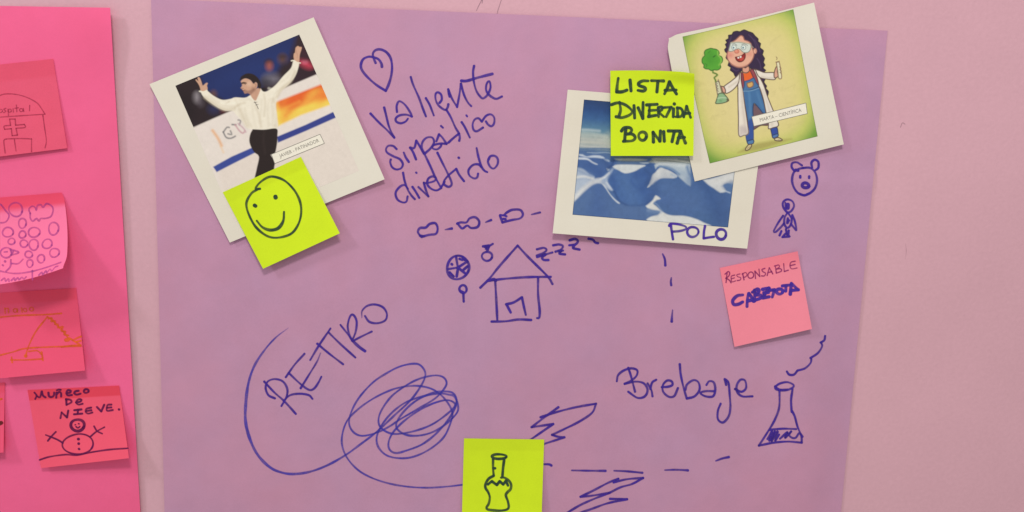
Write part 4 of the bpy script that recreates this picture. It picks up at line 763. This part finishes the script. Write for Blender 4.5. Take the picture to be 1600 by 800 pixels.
# head
c.poly(Z('X', [(538,488),(570,498),(602,478),(612,526),(580,552),(540,538)]), (214, 154, 128), .7, line=OL)
c.poly(Z('X', [(380,352),(398,296),(425,235),(470,200),(500,170),(522,158),(545,172),(556,204),(590,216),(622,240),(642,300),(658,350),(642,410),(602,460),(545,488),(480,486),(422,456),(386,410)]), SKN, .7, line=(150, 96, 86))
c.oval('X', 668, 322, 18, 28, SKN, .6, line=(150, 96, 86)); c.line(Z('X', [(664,305),(676,318),(668,335)]), (190, 124, 106), .8, .5)
c.oval('X', 408, 365, 30, 26, (214, 132, 116), 3.5, .8); c.oval('X', 606, 350, 32, 24, (214, 136, 118), 3.5, .7); c.line(Z('X', [(430,460),(500,488),(580,472)]), (206, 144, 120), 2, 2, .6)
c.poly(Z('X', [(412,238),(480,230),(560,238),(622,254),(618,308),(592,336),(548,336),(516,306),(490,296),(466,312),(412,326),(394,316),(402,280)]), (206, 211, 196), .6, line=(132, 134, 118), lw=1.0)
c.line(Z('X', [(418,232),(500,226),(620,248)]), (186, 176, 150), 1.4, .6); c.line(Z('X', [(622,262),(650,285)]), (150, 144, 130), 1.2, .6)
for cx in (448, 548):
    c.oval('X', cx, 284, 24, 25, (226, 230, 220), .6, line=(120, 130, 124), lw=.7); c.oval('X', cx - 4, 286, 11, 12, (138, 166, 168), .6); c.oval('X', cx - 4, 287, 4.5, 5, (54, 60, 64), .5)
c.line(Z('X', [(432,250),(455,244),(478,262)]), (92, 92, 92), 1, .5, .8); c.line(Z('X', [(530,252),(555,246),(590,262)]), (92, 92, 92), 1, .5, .8)
c.oval('X', 478, 326, 24, 20, (214, 130, 104), .8, line=(170, 96, 84), lw=.6); c.oval('X', 472, 320, 8, 6, (232, 168, 144), 1.2, .8)
c.poly(Z('X', [(464,386),(500,380),(535,366),(562,344),(566,388),(544,424),(506,436),(476,416)]), (150, 42, 42), .6, line=(92, 34, 36)); c.oval('X', 530, 405, 24, 16, (198, 74, 64), 1.2, .9, -.5)
c.poly(Z('X', [(484,386),(500,382),(504,398),(490,402)]), (238, 232, 218), .4, round_=False); c.poly(Z('X', [(508,378),(526,372),(528,388),(512,394)]), (238, 232, 218), .4, round_=False)
# hands, flask, smoke, tube
c.poly(Z('X', [(312,690),(330,694),(350,702),(364,735),(358,766),(334,750),(326,716)]), (214, 158, 132), .6, line=OL); c.poly(Z('X', [(866,560),(876,520),(890,488),(902,498),(900,540),(910,585),(884,606),(868,596)]), (214, 158, 132), .6, line=OL)
c.poly(Z('X', [(258,648),(294,636),(330,772),(282,782)]), (206, 204, 168), .6, line=(130, 112, 92), round_=False)
c.poly(Z('Y', [(268,98),(312,90),(364,150),(356,170),(304,188),(246,192),(244,176),(256,140)]), (138, 174, 128), .6, line=(84, 92, 70)); c.line(Z('Y', [(262,140),(300,134),(340,136)]), (186, 206, 168), 1.2, .7)
c.oval('Y', 290, 165, 14, 10, (104, 150, 100), 1.5, .8); c.line(Z('Y', [(350,150),(362,158),(350,168)]), (92, 60, 50), 1.6, .6)
for p in ([(262,650),(278,662),(264,676),(284,690),(268,704),(288,718),(274,732),(292,746)], [(290,620),(286,640),(300,652)]): c.line(Z('X', p), (110, 90, 78), 1.0, .5)
c.line(Z('X', [(236,520),(232,550),(262,560),(280,574),(262,590),(246,604),(258,624),(262,644)]), (112, 140, 62), 2.6, .7); c.line(Z('X', [(232,545),(275,566),(250,600),(262,640)]), (84, 96, 52), .8, .5)
cloud = [(182,302),(208,294),(236,300),(262,304),(288,322),(296,348),(290,368),(318,380),(332,408),(326,440),(306,460),(314,490),(298,514),(270,524),(244,520),(214,530),(190,514),(160,512),(136,496),(140,470),(120,448),(118,412),(130,388),(146,372),(140,340),(154,314)]
c.poly(Z('X', cloud), (86, 160, 52), .7, line=(56, 108, 42)); c.oval('X', 200, 400, 60, 70, (66, 140, 46), 6, .6); c.line(Z('X', [(280,325),(284,365),(312,395),(316,435),(296,470)]), (150, 196, 84), 1.6, 1.2, .8)
c.line(Z('X', [(234,386),(254,372)]), (40, 84, 36), 1.4, .6); c.line(Z('X', [(150,455),(170,470),(160,495)]), (56, 112, 42), .8, .6); c.line(Z('X', [(205,320),(180,345)]), (60, 120, 46), .8, .6)
c.poly(Z('X', [(890,446),(918,438),(932,500),(946,596),(934,616),(914,606),(906,540)]), (222, 214, 176), .6, line=(140, 110, 84)); c.line(Z('X', [(884,440),(922,430)]), (140, 110, 84), 1.2, .5)
c.line(Z('X', [(888,385),(898,398),(892,415)]), (120, 92, 72), 1.0, .5); c.line(Z('X', [(922,490),(940,505),(926,520),(942,535),(928,548),(942,560)]), (128, 92, 70), .9, .5)
for a_, b_ in ((0, 1), (1, 2), (2, 3), (3, 0)): c.line(np.array([SCQ[a_], SCQ[b_]]), (110, 110, 70), 1.2, .5, .8)
c.grain(.012, 2.0); c.grain(.012, 9)
pr = c.build('printed_cartoon', SC, 330, 'printed cartoon of a curly haired girl in a lab coat holding a smoking flask')

# ------------------------------------------------------------------ printed captions on the pictures
def quad_mesh(name, sheet, q, mat, parent, up, n=12):
    u, v = np.meshgrid(np.linspace(0, 1, n), np.linspace(0, 1, n), indexing='xy'); u = u.ravel(); v = v.ravel()
    return mesh_obj(name, sheet.place(Sheet(q, None).P(u, v), up), grid_faces(n, n), mat, parent)
def caption(sheet, q, text, u0, u1, v0, v1):
    q = np.array(q, float)
    o = quad_mesh('caption_strip', sheet, q, M_LABEL, sheet.obj, .00010)
    o['label'] = 'small pale caption strip printed over the picture'
    for i in range(4):                                    # thin printed frame line
        a, b = q[i], q[(i + 1) % 4]; n = np.array([-(b - a)[1], (b - a)[0]]); n = n / np.hypot(*n) * .45
        quad_mesh('caption_frame', sheet, [a - n, b - n, b + n, a + n], M_LETTER, o, .00014 + i * 5e-6, 6)
    cu = bpy.data.curves.new('caption_text', 'FONT'); cu.body = text; cu.resolution_u = 3
    t = bpy.data.objects.new('caption_text', cu); COL.objects.link(t)
    me = bpy.data.meshes.new_from_object(t.evaluated_get(bpy.context.evaluated_depsgraph_get())); bpy.data.objects.remove(t)
    co = np.zeros(len(me.vertices) * 3); me.vertices.foreach_get('co', co); co = co.reshape(-1, 3)
    lo, hi = co.min(0), co.max(0)
    u = u0 + (co[:, 0] - lo[0]) / (hi[0] - lo[0]) * (u1 - u0); cap = .70
    v = v1 - (co[:, 1]) / cap * (v1 - v0)
    p = sheet.place(Sheet(q, None).P(u, v), .00018)
    me.vertices.foreach_set('co', p.astype(np.float32).ravel()); me.update(); me.materials.clear(); me.materials.append(M_LETTER)
    lt = bpy.data.objects.new('caption_lettering', me); COL.objects.link(lt); lt.parent = o
caption(SK, Z('AG', [(32,410),(640,158),(695,272),(75,525)]), 'JAVIER - PATINADOR', .13, .93, .30, .66)
caption(SC, Z('Y', [(587,318),(1105,188),(1118,290),(607,410)]), 'MARTA – CIENTÍFICA', .13, .90, .34, .70)
